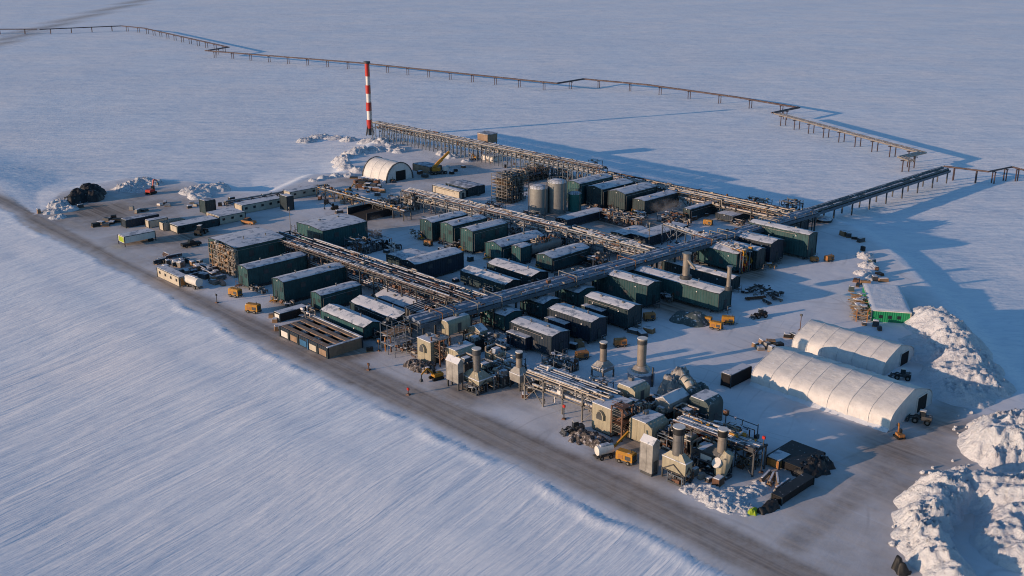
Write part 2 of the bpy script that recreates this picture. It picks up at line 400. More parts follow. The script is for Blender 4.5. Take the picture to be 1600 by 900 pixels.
def ground_material():
    m, t, b = nt('snow_grit_and_shade')
    g = N(t, 'ShaderNodeNewGeometry'); pos = g.outputs['Position']
    at = N(t, 'ShaderNodeAttribute', attribute_name='dirt'); d = at.outputs['Fac']  # carries grit plus the shade painted under racks and between modules
    pa = N(t, 'ShaderNodeAttribute', attribute_name='tundra').outputs['Fac']
    sp_ = N(t, 'ShaderNodeSeparateXYZ'); t.links.new(pos, sp_.inputs[0])
    fy = math_(t, 'MULTIPLY', ramp(t, math_(t, 'MULTIPLY', sp_.outputs[1], 0.001), [(0.25, 1.0), (0.37, 0.0)]), ramp(t, math_(t, 'ADD', math_(t, 'MULTIPLY', sp_.outputs[0], 0.001), 0.5), [(0.56, 1.0), (0.62, 0.0)]))
    wv = vmap(t, pos, radians(-56), (0.10, 1.0, 1.0)); wv2 = vmap(t, pos, radians(-12), (0.16, 0.7, 1.0))
    wob_ = N(t, 'ShaderNodeTexNoise', inp={'Scale': 0.016, 'Detail': 1}); t.links.new(pos, wob_.inputs['Vector'])
    sc_v = N(t, 'ShaderNodeVectorMath', operation='SCALE'); t.links.new(wob_.outputs[1], sc_v.inputs[0]); sc_v.inputs['Scale'].default_value = 9.0
    add_ = N(t, 'ShaderNodeVectorMath', operation='ADD'); t.links.new(pos, add_.inputs[0]); t.links.new(sc_v.outputs[0], add_.inputs[1])
    wv = vmap(t, add_.outputs[0], radians(-52), (0.085, 1.0, 1.0)); wv2 = vmap(t, add_.outputs[0], radians(-12), (0.16, 0.7, 1.0))
    def two_way(sc__, d_, r_): return mixc(t, fy, noise(t, wv2, sc__, d_, r_), noise(t, wv, sc__, d_, r_))
    n_big = noise(t, pos, 0.018, 4)
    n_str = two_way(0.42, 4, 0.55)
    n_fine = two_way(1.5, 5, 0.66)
    snow = mixc(t, ramp(t, n_big, [(0.35, 0.0), (0.65, 1.0)]), (0.76, 0.83, 0.91), (0.86, 0.865, 0.89))
    n_pat = noise(t, vmap(t, pos, radians(-25), (0.45, 1, 1)), 0.0075, 5, 0.6)
    snow = mixc(t, math_(t, 'MULTIPLY', ramp(t, n_pat, [(0.40, 1.0), (0.58, 0.0)]), 0.32), snow, (0.60, 0.70, 0.82))
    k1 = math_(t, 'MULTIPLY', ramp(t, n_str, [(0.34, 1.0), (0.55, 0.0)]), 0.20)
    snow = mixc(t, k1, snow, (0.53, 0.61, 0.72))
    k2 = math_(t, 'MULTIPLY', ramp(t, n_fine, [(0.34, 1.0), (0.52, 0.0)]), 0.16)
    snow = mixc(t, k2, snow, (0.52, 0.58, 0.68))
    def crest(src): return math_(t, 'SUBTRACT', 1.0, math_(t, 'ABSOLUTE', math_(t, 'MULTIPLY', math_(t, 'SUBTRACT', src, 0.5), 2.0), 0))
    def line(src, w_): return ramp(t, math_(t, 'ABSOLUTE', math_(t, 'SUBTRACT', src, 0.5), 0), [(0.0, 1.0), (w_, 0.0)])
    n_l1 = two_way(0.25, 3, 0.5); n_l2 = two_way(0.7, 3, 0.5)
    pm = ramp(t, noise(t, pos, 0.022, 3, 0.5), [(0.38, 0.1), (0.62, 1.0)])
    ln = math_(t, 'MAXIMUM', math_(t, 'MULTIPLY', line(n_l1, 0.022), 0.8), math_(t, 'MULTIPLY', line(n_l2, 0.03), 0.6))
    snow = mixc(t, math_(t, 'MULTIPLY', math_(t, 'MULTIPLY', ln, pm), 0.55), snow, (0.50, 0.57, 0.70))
    # packed and driven snow
    rv = vmap(t, pos, -AZ + 0.02, (0.018, 1.0, 1.0))
    n_lane = noise(t, rv, 0.75, 4, 0.55); n_g = noise(t, pos, 0.35, 6, 0.65)
    packed = mixc(t, ramp(t, n_g, [(0.35, 0.0), (0.7, 1.0)]), (0.68, 0.69, 0.73), (0.82, 0.82, 0.85))
    grit = mixc(t, ramp(t, n_lane, [(0.38, 0.0), (0.62, 1.0)]), (0.17, 0.136, 0.112), (0.385, 0.335, 0.295))
    base = mixc(t, pa, packed, snow)
    trk = noise(t, vmap(t, pos, -AZ, (0.35, 1.0, 1.0)), 0.05, 1, 0.4)
    rut = math_(t, 'MULTIPLY', line(math_(t, 'PINGPONG', math_(t, 'MULTIPLY', trk, 13.0), 1.0), 0.10), ramp(t, noise(t, pos, 0.06, 3), [(0.46, 0.0), (0.6, 1.0)]))
    trk2 = noise(t, vmap(t, pos, -AZ + 1.2, (0.3, 1.0, 1.0)), 0.06, 1, 0.4)
    rut2 = math_(t, 'MULTIPLY', line(math_(t, 'PINGPONG', math_(t, 'MULTIPLY', trk2, 11.0), 1.0), 0.08), ramp(t, noise(t, pos, 0.045, 3), [(0.48, 0.0), (0.62, 1.0)]))
    ruts = math_(t, 'MULTIPLY', math_(t, 'MAXIMUM', rut, rut2), 0.42)
    base = mixc(t, math_(t, 'MULTIPLY', ruts, math_(t, 'SUBTRACT', 1.0, pa)), base, (0.42, 0.42, 0.44))
    dd = N(t, 'ShaderNodeClamp')
    t.links.new(math_(t, 'ADD', d, math_(t, 'MULTIPLY', math_(t, 'SUBTRACT', math_(t, 'ADD', n_g, n_lane), 1.0), math_(t, 'MULTIPLY', math_(t, 'MULTIPLY', d, math_(t, 'SUBTRACT', 1.12, d)), 2.6))), dd.inputs[0])
    col = mixc(t, dd.outputs[0], base, grit)
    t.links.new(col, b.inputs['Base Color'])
    b.inputs['Roughness'].default_value = 0.75; b.inputs['Specular IOR Level'].default_value = 0.15
    # relief of the wind crust
    n_f2 = two_way(1.3, 6, 0.68)
    n_f3 = noise(t, vmap(t, pos, radians(-20), (0.3, 1, 1)), 0.22, 4, 0.6)
    n_f4 = noise(t, vmap(t, pos, radians(-10), (0.3, 1, 1)), 0.11, 5, 0.62)
    h = math_(t, 'ADD', math_(t, 'ADD', math_(t, 'MULTIPLY', n_f2, 0.36), math_(t, 'MULTIPLY', n_f3, 0.9)), math_(t, 'ADD', math_(t, 'MULTIPLY', math_(t, 'MULTIPLY', math_(t, 'SUBTRACT', n_f4, 0.5), 3.8), math_(t, 'SUBTRACT', 1.0, fy)), math_(t, 'ADD', math_(t, 'MULTIPLY', crest(n_l1), math_(t, 'ADD', 0.30, math_(t, 'MULTIPLY', pm, 0.85))), math_(t, 'MULTIPLY', crest(n_l2), 0.45))))
    h = math_(t, 'SUBTRACT', h, 1.75)
    ht = math_(t, 'MULTIPLY', h, math_(t, 'ADD', math_(t, 'MULTIPLY', pa, 0.85), 0.15))
    hp = math_(t, 'MULTIPLY', n_g, 0.18)
    bp = N(t, 'ShaderNodeBump', inp={'Strength': 0.7, 'Distance': 0.36})
    t.links.new(math_(t, 'ADD', ht, hp), bp.inputs['Height']); t.links.new(bp.outputs[0], b.inputs['Normal'])
    return m

def grid_axis(lo, hi, step, far, grow):
    a = list(np.arange(lo, hi, step)); s = step
    while a[-1] < far[1]: s *= grow; a.append(a[-1] + s)
    s = step
    while a[0] > far[0]: s *= grow; a.insert(0, a[0] - s)
    return np.array(a)

def mesh_np(name, co, faces, mat, attrs=None, smooth=True, parent=None):
    me = bpy.data.meshes.new(name)
    nv = len(co); nf = len(faces)
    me.vertices.add(nv); me.vertices.foreach_set('co', co.astype(np.float32).ravel())
    me.loops.add(nf * 4); me.loops.foreach_set('vertex_index', faces.astype(np.int32).ravel())
    me.polygons.add(nf); me.polygons.foreach_set('loop_start', np.arange(0, nf * 4, 4, dtype=np.int32))
    me.polygons.foreach_set('loop_total', np.full(nf, 4, dtype=np.int32))
    me.polygons.foreach_set('use_smooth', np.full(nf, smooth, dtype=bool))
    for k, v in (attrs or {}).items():
        a = me.attributes.new(k, 'FLOAT', 'POINT'); a.data.foreach_set('value', v.astype(np.float32).ravel())
    me.materials.append(mat); me.update(); me.validate()
    o = bpy.data.objects.new(name, me); COL.objects.link(o)
    if parent is not None: o.parent = parent
    return o

def terrain():
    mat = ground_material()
    xs = grid_axis(-190, 190, 0.85, (-7000, 7000), 1.06)
    ys = grid_axis(105, 470, 0.85, (-400, 9000), 1.05)
    X, Y = np.meshgrid(xs, ys)
    Z = gheight(X, Y); D = dirt_and_shade_at(X, Y)
    ins = inside(X, Y, PADP)
    sd = seg_dist(X, Y, PADP + [PADP[0]]); sd = np.where(ins, -sd, sd)
    T = sstep(-2.5, 1.5, sd)
    nx, ny = len(xs), len(ys)
    idx = np.arange(nx * ny).reshape(ny, nx)
    fc = np.stack([idx[:-1, :-1], idx[:-1, 1:], idx[1:, 1:], idx[1:, :-1]], -1)
    co = np.stack([X, Y, Z], -1).reshape(-1, 3)
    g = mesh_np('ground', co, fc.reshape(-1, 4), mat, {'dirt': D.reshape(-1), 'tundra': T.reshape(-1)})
    tag(g, None, None, kind='structure')
    rd = seg_dist(X, Y, ROADC); frd = seg_dist(X, Y, FARROAD)
    cx = lambda a: (a[:-1, :-1] + a[1:, 1:]) / 2
    insf = ins[:-1, :-1] & ins[1:, 1:] & ins[1:, :-1] & ins[:-1, 1:]
    roadm = insf & (cx(rd) < 9.0)
    padm = insf & ~roadm
    farm = cx(frd) < 11
    for nm, mk, dz in (('road', roadm, 0.012), ('gravel_pad', padm, 0.012), ('distant_road', farm, 0.05)):
        ff = fc[mk]; used = np.unique(ff); re = np.full(nx * ny, -1); re[used] = np.arange(len(used))
        c2 = co[used].copy(); c2[:, 2] += dz
        o = mesh_np(nm, c2, re[ff], mat, {'dirt': D.reshape(-1)[used], 'tundra': T.reshape(-1)[used]})
        tag(o, None, None, kind='structure')

def mound(name, label, blobs, cat='snow pile', lump=0.9, lscale=0.5, step=0.4, mat='psnow', seed=1, kind=None, sink=0.35, sharp=1.0, power=1.4, parent=None):
    """heap built where it stands; blobs = (u, v, radius m, height m)"""
    bl = [(*G(u, v), r, h) for u, v, r, h in blobs]
    cx_ = sum(b[0] for b in bl) / len(bl); cy_ = sum(b[1] for b in bl) / len(bl)
    x0 = min(b[0] - b[2] * 1.5 for b in bl); x1 = max(b[0] + b[2] * 1.5 for b in bl)
    y0 = min(b[1] - b[2] * 1.5 for b in bl); y1 = max(b[1] + b[2] * 1.5 for b in bl)
    xs = np.arange(x0, x1 + step, step); ys = np.arange(y0, y1 + step, step)
    X, Y = np.meshgrid(xs, ys)
    wx = (fbm(X * lscale * 0.6, Y * lscale * 0.6, 3, seed) - 0.5) * 3.0 * lump; wy = (fbm(X * lscale * 0.6, Y * lscale * 0.6, 3, seed + 7) - 0.5) * 3.0 * lump
    E = np.zeros(X.shape)
    for bx_, by_, r, h in bl:
        q = ((X + wx - bx_) ** 2 + (Y + wy - by_) ** 2) / (r * r)
        E = np.maximum(E, h * np.clip(1.25 * np.exp(-q ** power) - 0.12, 0, 1.05))
    msk = np.clip(E / (0.35 * max(b[3] for b in bl)), 0, 1)
    if 'snow' in name:
        fold = 1 - np.abs(fbm(X * lscale * 0.9 + 0.5 * wx, Y * lscale * 1.5 + 0.5 * wy, 4, seed + 3, 0.5) - 0.5) * 2
        clod = fbm(X * 1.1, Y * 1.1, 3, seed + 9, 0.6) - 0.5
        fine = fbm(X * 2.9, Y * 2.9, 2, seed + 19, 0.7) - 0.5
        blk = sstep(0.68, 0.76, vnoise(X * 1.25 + wx, Y * 1.25, seed + 41)) * 0.38 + sstep(0.72, 0.78, vnoise(X * 2.4, Y * 2.4 + wy, seed + 43)) * 0.22
        patch = 0.35 + 0.9 * sstep(0.4, 0.62, fbm(X * 0.16, Y * 0.16, 3, seed + 33))
        Z = E + msk * (lump * 1.15 * (fold ** 3 - 0.55) + patch * (1.15 * min(1, lump) * clod + 0.75 * min(1, lump) * fine) + msk * min(1, lump) * blk * patch)
    else:
        n1 = np.abs(fbm(X * lscale, Y * lscale, 4, seed + 3, 0.55) - 0.5) * 2
        n2 = fbm(X * lscale * 2.7, Y * lscale * 2.7, 3, seed + 9) - 0.5
        Z = E + msk * (lump * 1.5 * (0.45 - n1) + lump * 0.7 * n2)
    Z = Z - sink * (1 - np.clip(E / 0.4, 0, 1)) - 0.02
    Zg = gheight(X, Y)
    Zw = Z + Zg
    keep = (E > 0.02)
    kf = keep[:-1, :-1] | keep[1:, 1:] | keep[1:, :-1] | keep[:-1, 1:]
    nx, ny = len(xs), len(ys)
    idx = np.arange(nx * ny).reshape(ny, nx)
    fc = np.stack([idx[:-1, :-1], idx[:-1, 1:], idx[1:, 1:], idx[1:, :-1]], -1)[kf]
    used = np.unique(fc); re = np.full(nx * ny, -1); re[used] = np.arange(len(used))
    co = np.stack([X - cx_, Y - cy_, Zw], -1).reshape(-1, 3)[used]
    o = mesh_np(name, co, re[fc], M[mat] if isinstance(mat, str) else mat, smooth=True)
    o.location = (cx_, cy_, 0)
    return tag(o, label, cat, kind=kind)
# ---------------------------------------------------------------- buildings
def frame_px(u, vt, vb, ua, ub, h=None, z0=0.8):
    if vb is None: X, Y = G(u, vt, z0 + h); zt = z0 + h
    else: X, Y = G(u, vb, z0); zt = zat(X, Y, vt)
    la = ext(X, Y, zt, (-AX[0], -AX[1]), ua); lb = ext(X, Y, zt, BX, ub)
    cx = X - AX[0] * la / 2 + BX[0] * lb / 2; cy = Y - AX[1] * la / 2 + BX[1] * lb / 2
    return cx, cy, la, lb, zt

def gable(mb, w, l0, l1, z0, zt, rise, axis, mi=0):
    mb.prism([(-w, z0), (w, z0), (w, zt), (0, zt + rise), (-w, zt)], l0, l1, axis, mi)

def module(name, label, u, vt, vb, ua, ub, ridge='y', mat='green', h=None, pitch=0.2, snow='rsnow', z0=0.8, cat='industrial building', group=None,
           skid='steel', door='auto', vents=2, annex=False, lamp=True, louvre=True, trim='trim', side_pipe=False, seed=0, stairs=True):
    rng = random.Random(seed * 77 + int(u))
    if mat == 'green': mat = ['green', 'green_b', 'green_c', 'green', 'green_b'][seed * 7 % 5]
    cx, cy, la, lb, zt = frame_px(u, vt, vb, ua, ub, h, z0)
    t = thing(name, label, cat, (cx, cy), group=group)
    hx, hy = la / 2, lb / 2
    w, l = (hx, hy) if ridge == 'y' else (hy, hx)
    rise = pitch * w
    b = MB(); gable(b, w, -l, l, z0, zt, rise, ridge); b.build('wall', mat, t)
    o, th = 0.22, 0.12
    r = MB(); zz = zt + 0.012
    prof = [(-w - o, zz - o * pitch), (0, zz + rise), (w + o, zz - o * pitch), (w + o, zz - o * pitch + th), (0, zz + rise + th), (-w - o, zz - o * pitch + th)]
    r.prism(prof, -l - o, l + o, ridge); r.build('roof', trim, t)
    s = MB(); i_ = 0.10
    n = max(6, int(2 * l / 1.3)); rows = []
    # snow cover: slabs of uneven thickness laid on the two slopes
    for sg in (-1, 1):
        m_ = 6; vs = []; fs = []
        for j in range(n + 1):
            yy = (-l - o + i_) + (2 * (l + o - i_)) * j / n
            for k in range(m_ + 1):
                q = k / m_
                xx = sg * (w + o - i_ - rng.random() * (0.12 if k == 0 else 0)) * (1 - q)
                z = zz + th + rise * (1 - abs(xx) / w if w else 0)
                z += 0.0 if k == 0 else 0.09 + 0.05 * rng.random()
                if j in (0, n): z -= 0.07
                vs.append((xx, yy, z) if ridge == 'y' else (yy, xx, z))
        for j in range(n):
            for k in range(m_):
                a = j * (m_ + 1) + k; fs.append((a, a + 1, a + m_ + 2, a + m_ + 1))
        s.add(vs, fs, 0, True)
    so = s.build('snow_cover', snow, t)
    # skid beams and cross members
    if skid:
        k = MB()
        for sx in (-1, 1): k.bx(sx * hx * 0.86 - 0.18, sx * hx * 0.86 + 0.18, -hy + 0.1, hy - 0.1, 0.35, z0 - 0.004)
        nn = max(2, int(lb / 3))
        for j in range(nn + 1):
            y = -hy + 0.3 + (lb - 0.6) * j / nn
            for x in (-hx * 0.86, hx * 0.86): k.bx(x - 0.16, x + 0.16, y - 0.16, y + 0.16, -0.3, 0.352)
        k.build('skid_frame', skid, t)
    # corner trim and base trim stand proud
    c = MB()
    for sx in (-1, 1):
        for sy in (-1, 1): c.bx(sx * (hx + 0.02) - 0.09, sx * (hx + 0.02) + 0.09, sy * (hy + 0.02) - 0.09, sy * (hy + 0.02) + 0.09, z0 + 0.02, zt - 0.1)
    c.bx(-hx - 0.05, hx + 0.05, -hy - 0.05, -hy + 0.02, z0 - 0.05, z0 + 0.16); c.bx(hx - 0.02, hx + 0.05, -hy - 0.05, hy + 0.05, z0 - 0.05, z0 + 0.16)
    c.build('trim_frame', trim, t)
    H_ = zt - z0
    dh = min(2.2, H_ * 0.75)
    if ridge == 'y':
        if door:
            x = -hx * 0.45 if door == 'auto' else door * hx
            d = MB(); d.bx(x - 0.5, x + 0.5, -hy - 0.06, -hy + 0.01, z0 + 0.1, z0 + 0.1 + dh); dd = d.build('door', 'trim', t)
            d = MB(); d.bx(x + 0.3, x + 0.38, -hy - 0.12, -hy - 0.065, z0 + 1.1, z0 + 1.22); d.build('handle', 'galv', dd)
            if stairs:
                d = MB()
                d.bx(x - 0.7, x + 0.7, -hy - 1.3, -hy - 0.14, z0 - 0.06, z0 + 0.02)
                for q in range(4): d.bx(x - 1.0 - 0.28 * q - 0.05, x - 0.72 - 0.28 * q, -hy - 1.3, -hy - 0.3, z0 - 0.25 - 0.2 * q, z0 - 0.2 - 0.2 * q)
                for xx in (-0.7, 0.7): d.bar((x + xx, -hy - 1.28, 0), (x + xx, -hy - 1.28, z0 + 1.1), 0.07)
                d.bar((x - 0.7, -hy - 1.28, z0 + 1.1), (x + 0.7, -hy - 1.28, z0 + 1.1), 0.07)
                d.build('stair', rng.choice(['yellow', 'galv', 'rust']), t)
        if lamp:
            d = MB(); d.bx(-0.15, 0.15, -hy - 0.25, -hy - 0.01, zt - 0.1, zt + 0.15); d.build('lamp', 'white', t)
        if louvre and H_ > 3:
            for q in range(2):
                y = -hy + lb * (0.3 + 0.4 * q)
                d = MB(); d.bx(hx + 0.005, hx + 0.07, y - 0.7, y + 0.7, z0 + H_ * 0.55, z0 + H_ * 0.8); d.build('louvre', 'steel', t)
            d = MB(); d.bx(hx * 0.3, hx * 0.75, -hy - 0.07, -hy - 0.005, z0 + H_ * 0.5, z0 + H_ * 0.72); d.build('louvre', 'trim', t)
    else:
        if door:
            y = hy * 0.1
            d = MB(); d.bx(hx - 0.01, hx + 0.06, y - 0.5, y + 0.5, z0 + 0.1, z0 + 0.1 + dh); dd = d.build('door', 'trim', t)
            d = MB(); d.bx(hx + 0.062, hx + 0.12, y + 0.3, y + 0.38, z0 + 1.1, z0 + 1.22); d.build('handle', 'galv', dd)
            if stairs:
                d = MB(); d.bx(hx + 0.14, hx + 1.3, y - 0.7, y + 0.7, z0 - 0.06, z0 + 0.02)
                for yy in (-0.7, 0.7): d.bar((hx + 1.28, y + yy, 0), (hx + 1.28, y + yy, z0 + 1.1), 0.07)
                d.bar((hx + 1.28, y - 0.7, z0 + 1.1), (hx + 1.28, y + 0.7, z0 + 1.1), 0.07)
                d.build('stair', 'galv', t)
        if lamp:
            for q in (0.2, 0.8):
                x = -hx + la * q
                d = MB(); d.bx(x - 0.15, x + 0.15, -hy - 0.25, -hy - 0.01, zt - 0.95, zt - 0.7); d.build('lamp', 'white', t)
        if louvre and H_ > 3:
            for q in (0.35, 0.62):
                x = -hx + la * q
                d = MB(); d.bx(x - 0.6, x + 0.6, -hy - 0.07, -hy - 0.005, z0 + H_ * 0.25, z0 + H_ * 0.5); d.build('louvre', 'steel', t)
    for q in range(vents):
        p_ = -l + 2 * l * (q + 0.6 + 0.3 * rng.random()) / (vents + 0.4); a = rng.uniform(-0.45, 0.45) * w
        z = zt + rise * (1 - abs(a) / w)
        d = MB(); x, y = (a, p_) if ridge == 'y' else (p_, a)
        if rng.random() < 0.5: d.tube((x, y, z), (x, y, z + 0.75), 0.13, 8); d.tube((x, y, z + 0.75), (x, y, z + 0.95), 0.22, 8)
        else: d.box((x, y, z + 0.3), (0.55, 0.55, 0.55))
        d.build('vent', 'galv', t)
    if side_pipe or rng.random() < 0.5:
        d = MB()
        if ridge == 'y': d.path([(hx + 0.25, -hy + 0.4, z0 + 0.3), (hx + 0.25, -hy + 0.4, zt - 0.6), (hx + 0.25, hy * 0.8, zt - 0.6)], 0.09)
        else: d.path([(-hx * 0.8, -hy - 0.22, z0 + 0.2), (-hx * 0.8, -hy - 0.22, zt - 0.4), (hx * 0.6, -hy - 0.22, zt - 0.4)], 0.08)
        d.build('conduit', 'galv', t)
    if annex:
        zt2 = z0 + H_ * 0.62; x0 = -hx + 0.6; x1 = -hx + la * 0.52; y0 = -hy - min(2.2, 1.8)
        d = MB(); d.bx(x0, x1, y0, -hy - 0.01, z0, zt2); an = d.build('annex', mat, t)
        d = MB(); d.bx(x0 - 0.15, x1 + 0.15, y0 - 0.15, -hy - 0.03, zt2 + 0.005, zt2 + 0.14); d.build('roof', 'trim', an)
        d = MB(); d.bx(x0 - 0.05, x1 + 0.05, y0 - 0.05, -hy - 0.06, zt2 + 0.142, zt2 + 0.25); d.build('snow_cover', 'rsnow', an)
        d = MB()
        for q in range(3): d.bx(x0 + 1 + q * 1.6, x0 + 1.9 + q * 1.6, y0 - 0.07, y0 - 0.004, z0 + H_ * 0.3, z0 + H_ * 0.48)
        d.build('louvre', 'steel', an)
    return t, (cx, cy, la, lb, zt)

# ---------------------------------------------------------------- pipes, racks, clutter
def clutter(mb, rng, x0, x1, y0, y1, z0, z1, n, mats=4, rmin=0.06, rmax=0.22):
    """valves, pipe runs with elbows, small boxes and posts filling a block"""
    for i in range(n):
        x = rng.uniform(x0, x1); y = rng.uniform(y0, y1); z = rng.uniform(z0, z1)
        k = rng.random(); mi = rng.randrange(mats); r = rng.uniform(rmin, rmax)
        if k < 0.30:
            L_ = rng.uniform(0.8, 3.5); xe = min(x1, x + L_)
            mb.path([(x, y, z), (xe, y, z), (xe, y, max(z0, z - rng.uniform(0.5, 2.0)))], r, 6, mi)
        elif k < 0.52:
            L_ = rng.uniform(0.8, 3.0); ye = min(y1, y + L_)
            mb.path([(x, y, max(z0, z - rng.uniform(0.3, 1.5))), (x, y, z), (x, ye, z)], r, 6, mi)
        elif k < 0.68: mb.box((x, y, z), (rng.uniform(0.3, 1.1), rng.uniform(0.3, 0.9), rng.uniform(0.3, 0.9)), mi)
        elif k < 0.8: mb.tube((x, y, z0), (x, y, z), r * 0.8, 6, mi)
        elif k < 0.9:
            mb.tube((x, y, z), (x, y, z + 0.5), 0.06, 5, mi); mb.tube((x, y, z + 0.45), (x, y, z + 0.52), 0.28, 8, mi)
        else: mb.tube((x - 0.5, y, z), (x + 0.5, y, z), r * 2.0, 8, mi)
    return mb

def rack(name, label, P0, P1, w, h, step=6.0, decks=(1.0,), pipes=6, dens=1.0, top_snow=0.5, seed=1, leg='bsteel', cmats=('insul', 'galv', 'rust', 'steel'), pmats=('insul', 'galv', 'insul', 'rpipe'), rmax=0.3, brace=3,
         cat='pipe rack', z=0.0, rail=False, clip=None):
    """rack from P0 to P1 (its centre line); local x along it"""
    rng = random.Random(seed)
    L_ = dist(P0, P1); a = atan2(P1[1] - P0[1], P1[0] - P0[0])
    t = thing(name, label, cat, (P0[0], P0[1], z), a)
    n = max(1, round(L_ / step))
    for i in range(n + 1):
        x = L_ * i / n
        b = MB()
        for s in (-1, 1): b.bar((x, s * w / 2, -1.2), (x, s * w / 2, h), 0.26)
        for d in decks: b.bar((x, -w / 2 - 0.35, h * d - 0.15), (x, w / 2 + 0.35, h * d - 0.15), 0.2, 0.26)
        if brace and i % brace == 0 and i < n:
            x2 = L_ * (i + 1) / n
            for s in (-1, 1):
                b.bar((x, s * w / 2, 0.1), (x2, s * w / 2, h - 0.4), 0.12); b.bar((x2, s * w / 2, 0.1), (x, s * w / 2, h - 0.4), 0.12)
        b.build('trestle', leg, t)
    for s in (-1, 1):
        b = MB()
        for d in decks: b.bar((-0.3, s * w / 2, h * d - 0.16), (L_ + 0.3, s * w / 2, h * d - 0.16), 0.16, 0.24)
        b.build('girder', leg, t)
    for di, d in enumerate(decks):
        zz = h * d
        for p in range(pipes):
            y = -w / 2 + 0.3 + (w - 0.6) * (p + 0.5 * rng.random()) / max(1, pipes - 0.5)
            r = rng.uniform(0.11, rmax); b = MB()
            lo = 0 if rng.random() < 0.6 else rng.uniform(0, 0.3) * L_; hi = L_ if rng.random() < 0.6 else L_ * rng.uniform(0.7, 1)
            pts = [(lo, y, zz + r)]
            x = lo
            while x < hi - 14 and r < 0.22:
                x += rng.uniform(14, 40)
                if x > hi - 3: break
                k = rng.choice([0.7, 1.1, -0.0])
                if k: pts += [(x, y, zz + r), (x, y, zz + r + k), (x + 1.6, y, zz + r + k), (x + 1.6, y, zz + r)]; x += 1.6
            pts.append((hi, y, zz + r))
            b.path(pts, r, 7); pp = b.build('pipe', pmats[rng.randrange(len(pmats))], t)
            if rng.random() < top_snow:
                s_ = MB(); q = lo
                while q < hi - 2:
                    e = min(hi, q + rng.uniform(3, 14))
                    s_.bar((q, y, zz + 2 * r + 0.03), (e, y, zz + 2 * r + 0.03), r * 1.5, 0.10); q = e + rng.uniform(0.4, 3)
                s_.build('snow_cover', 'rsnow', pp)
    m_ = int(L_ * 0.8 * dens)
    if m_:
        b = MB(); clutter(b, rng, 0.3, L_ - 0.3, -w / 2, w / 2, h * min(decks) - 0.2, h + 0.75, m_)
        b.build('fittings', list(cmats), t)
        b = MB(); clutter(b, rng, 0.3, L_ - 0.3, -w / 2, w / 2, 0.1, h * 0.95, int(m_ * 0.45), rmax=0.14)
        b.build('drop_lines', list(cmats), t)
    if rail:
        b = MB(); y = -w / 2 - 0.3
        for q in range(int(L_ / 2) + 1): b.bar((q * 2, y, h), (q * 2, y, h + 1.05), 0.06)
        b.bar((0, y, h + 1.05), (L_, y, h + 1.05), 0.07); b.bar((0, y, h + 0.55), (L_, y, h + 0.55), 0.05)
        b.build('handrail', 'galv', t)
    return t

def pskid(label, u, v, wx, wy, hz, n, seed=1, group=None, name='piping_skid', cat='pipework', cm=('insul', 'galv', 'rust', 'steel'), snow=True, base=True, rz=AZ):
    """low skid crowded with pipes and valves"""
    rng = random.Random(seed * 13 + 5)
    X, Y = G(u, v); t = thing(name, label, cat, (X, Y), rz, group)
    if base:
        b = MB(); b.bx(-wx / 2, wx / 2, -wy / 2, wy / 2, 0.05, 0.35); b.build('base_frame', 'steel', t)
        b = MB()
        for sx in (-1, 1):
            for sy in (-1, 1): b.bar((sx * wx * 0.48, sy * wy * 0.48, 0.1), (sx * wx * 0.48, sy * wy * 0.48, hz), 0.14)
        for sy in (-1, 1): b.bar((-wx * 0.48, sy * wy * 0.48, hz * 0.9), (wx * 0.48, sy * wy * 0.48, hz * 0.9), 0.12)
        b.build('post_frame', 'bsteel', t)
    b = MB(); clutter(b, rng, -wx / 2, wx / 2, -wy / 2, wy / 2, 0.3, hz, n); b.build('piping', list(cm), t)
    if snow:
        b = MB()
        for i in range(max(2, n // 8)):
            x = rng.uniform(-0.4, 0.4) * wx; y = rng.uniform(-0.4, 0.4) * wy
            b.box((x, y, hz * rng.uniform(0.3, 1.0)), (rng.uniform(0.6, 1.8), rng.uniform(0.4, 1.4), 0.14), 0, rng.random())
        b.build('snow_cover', 'rsnow', t)
    return t

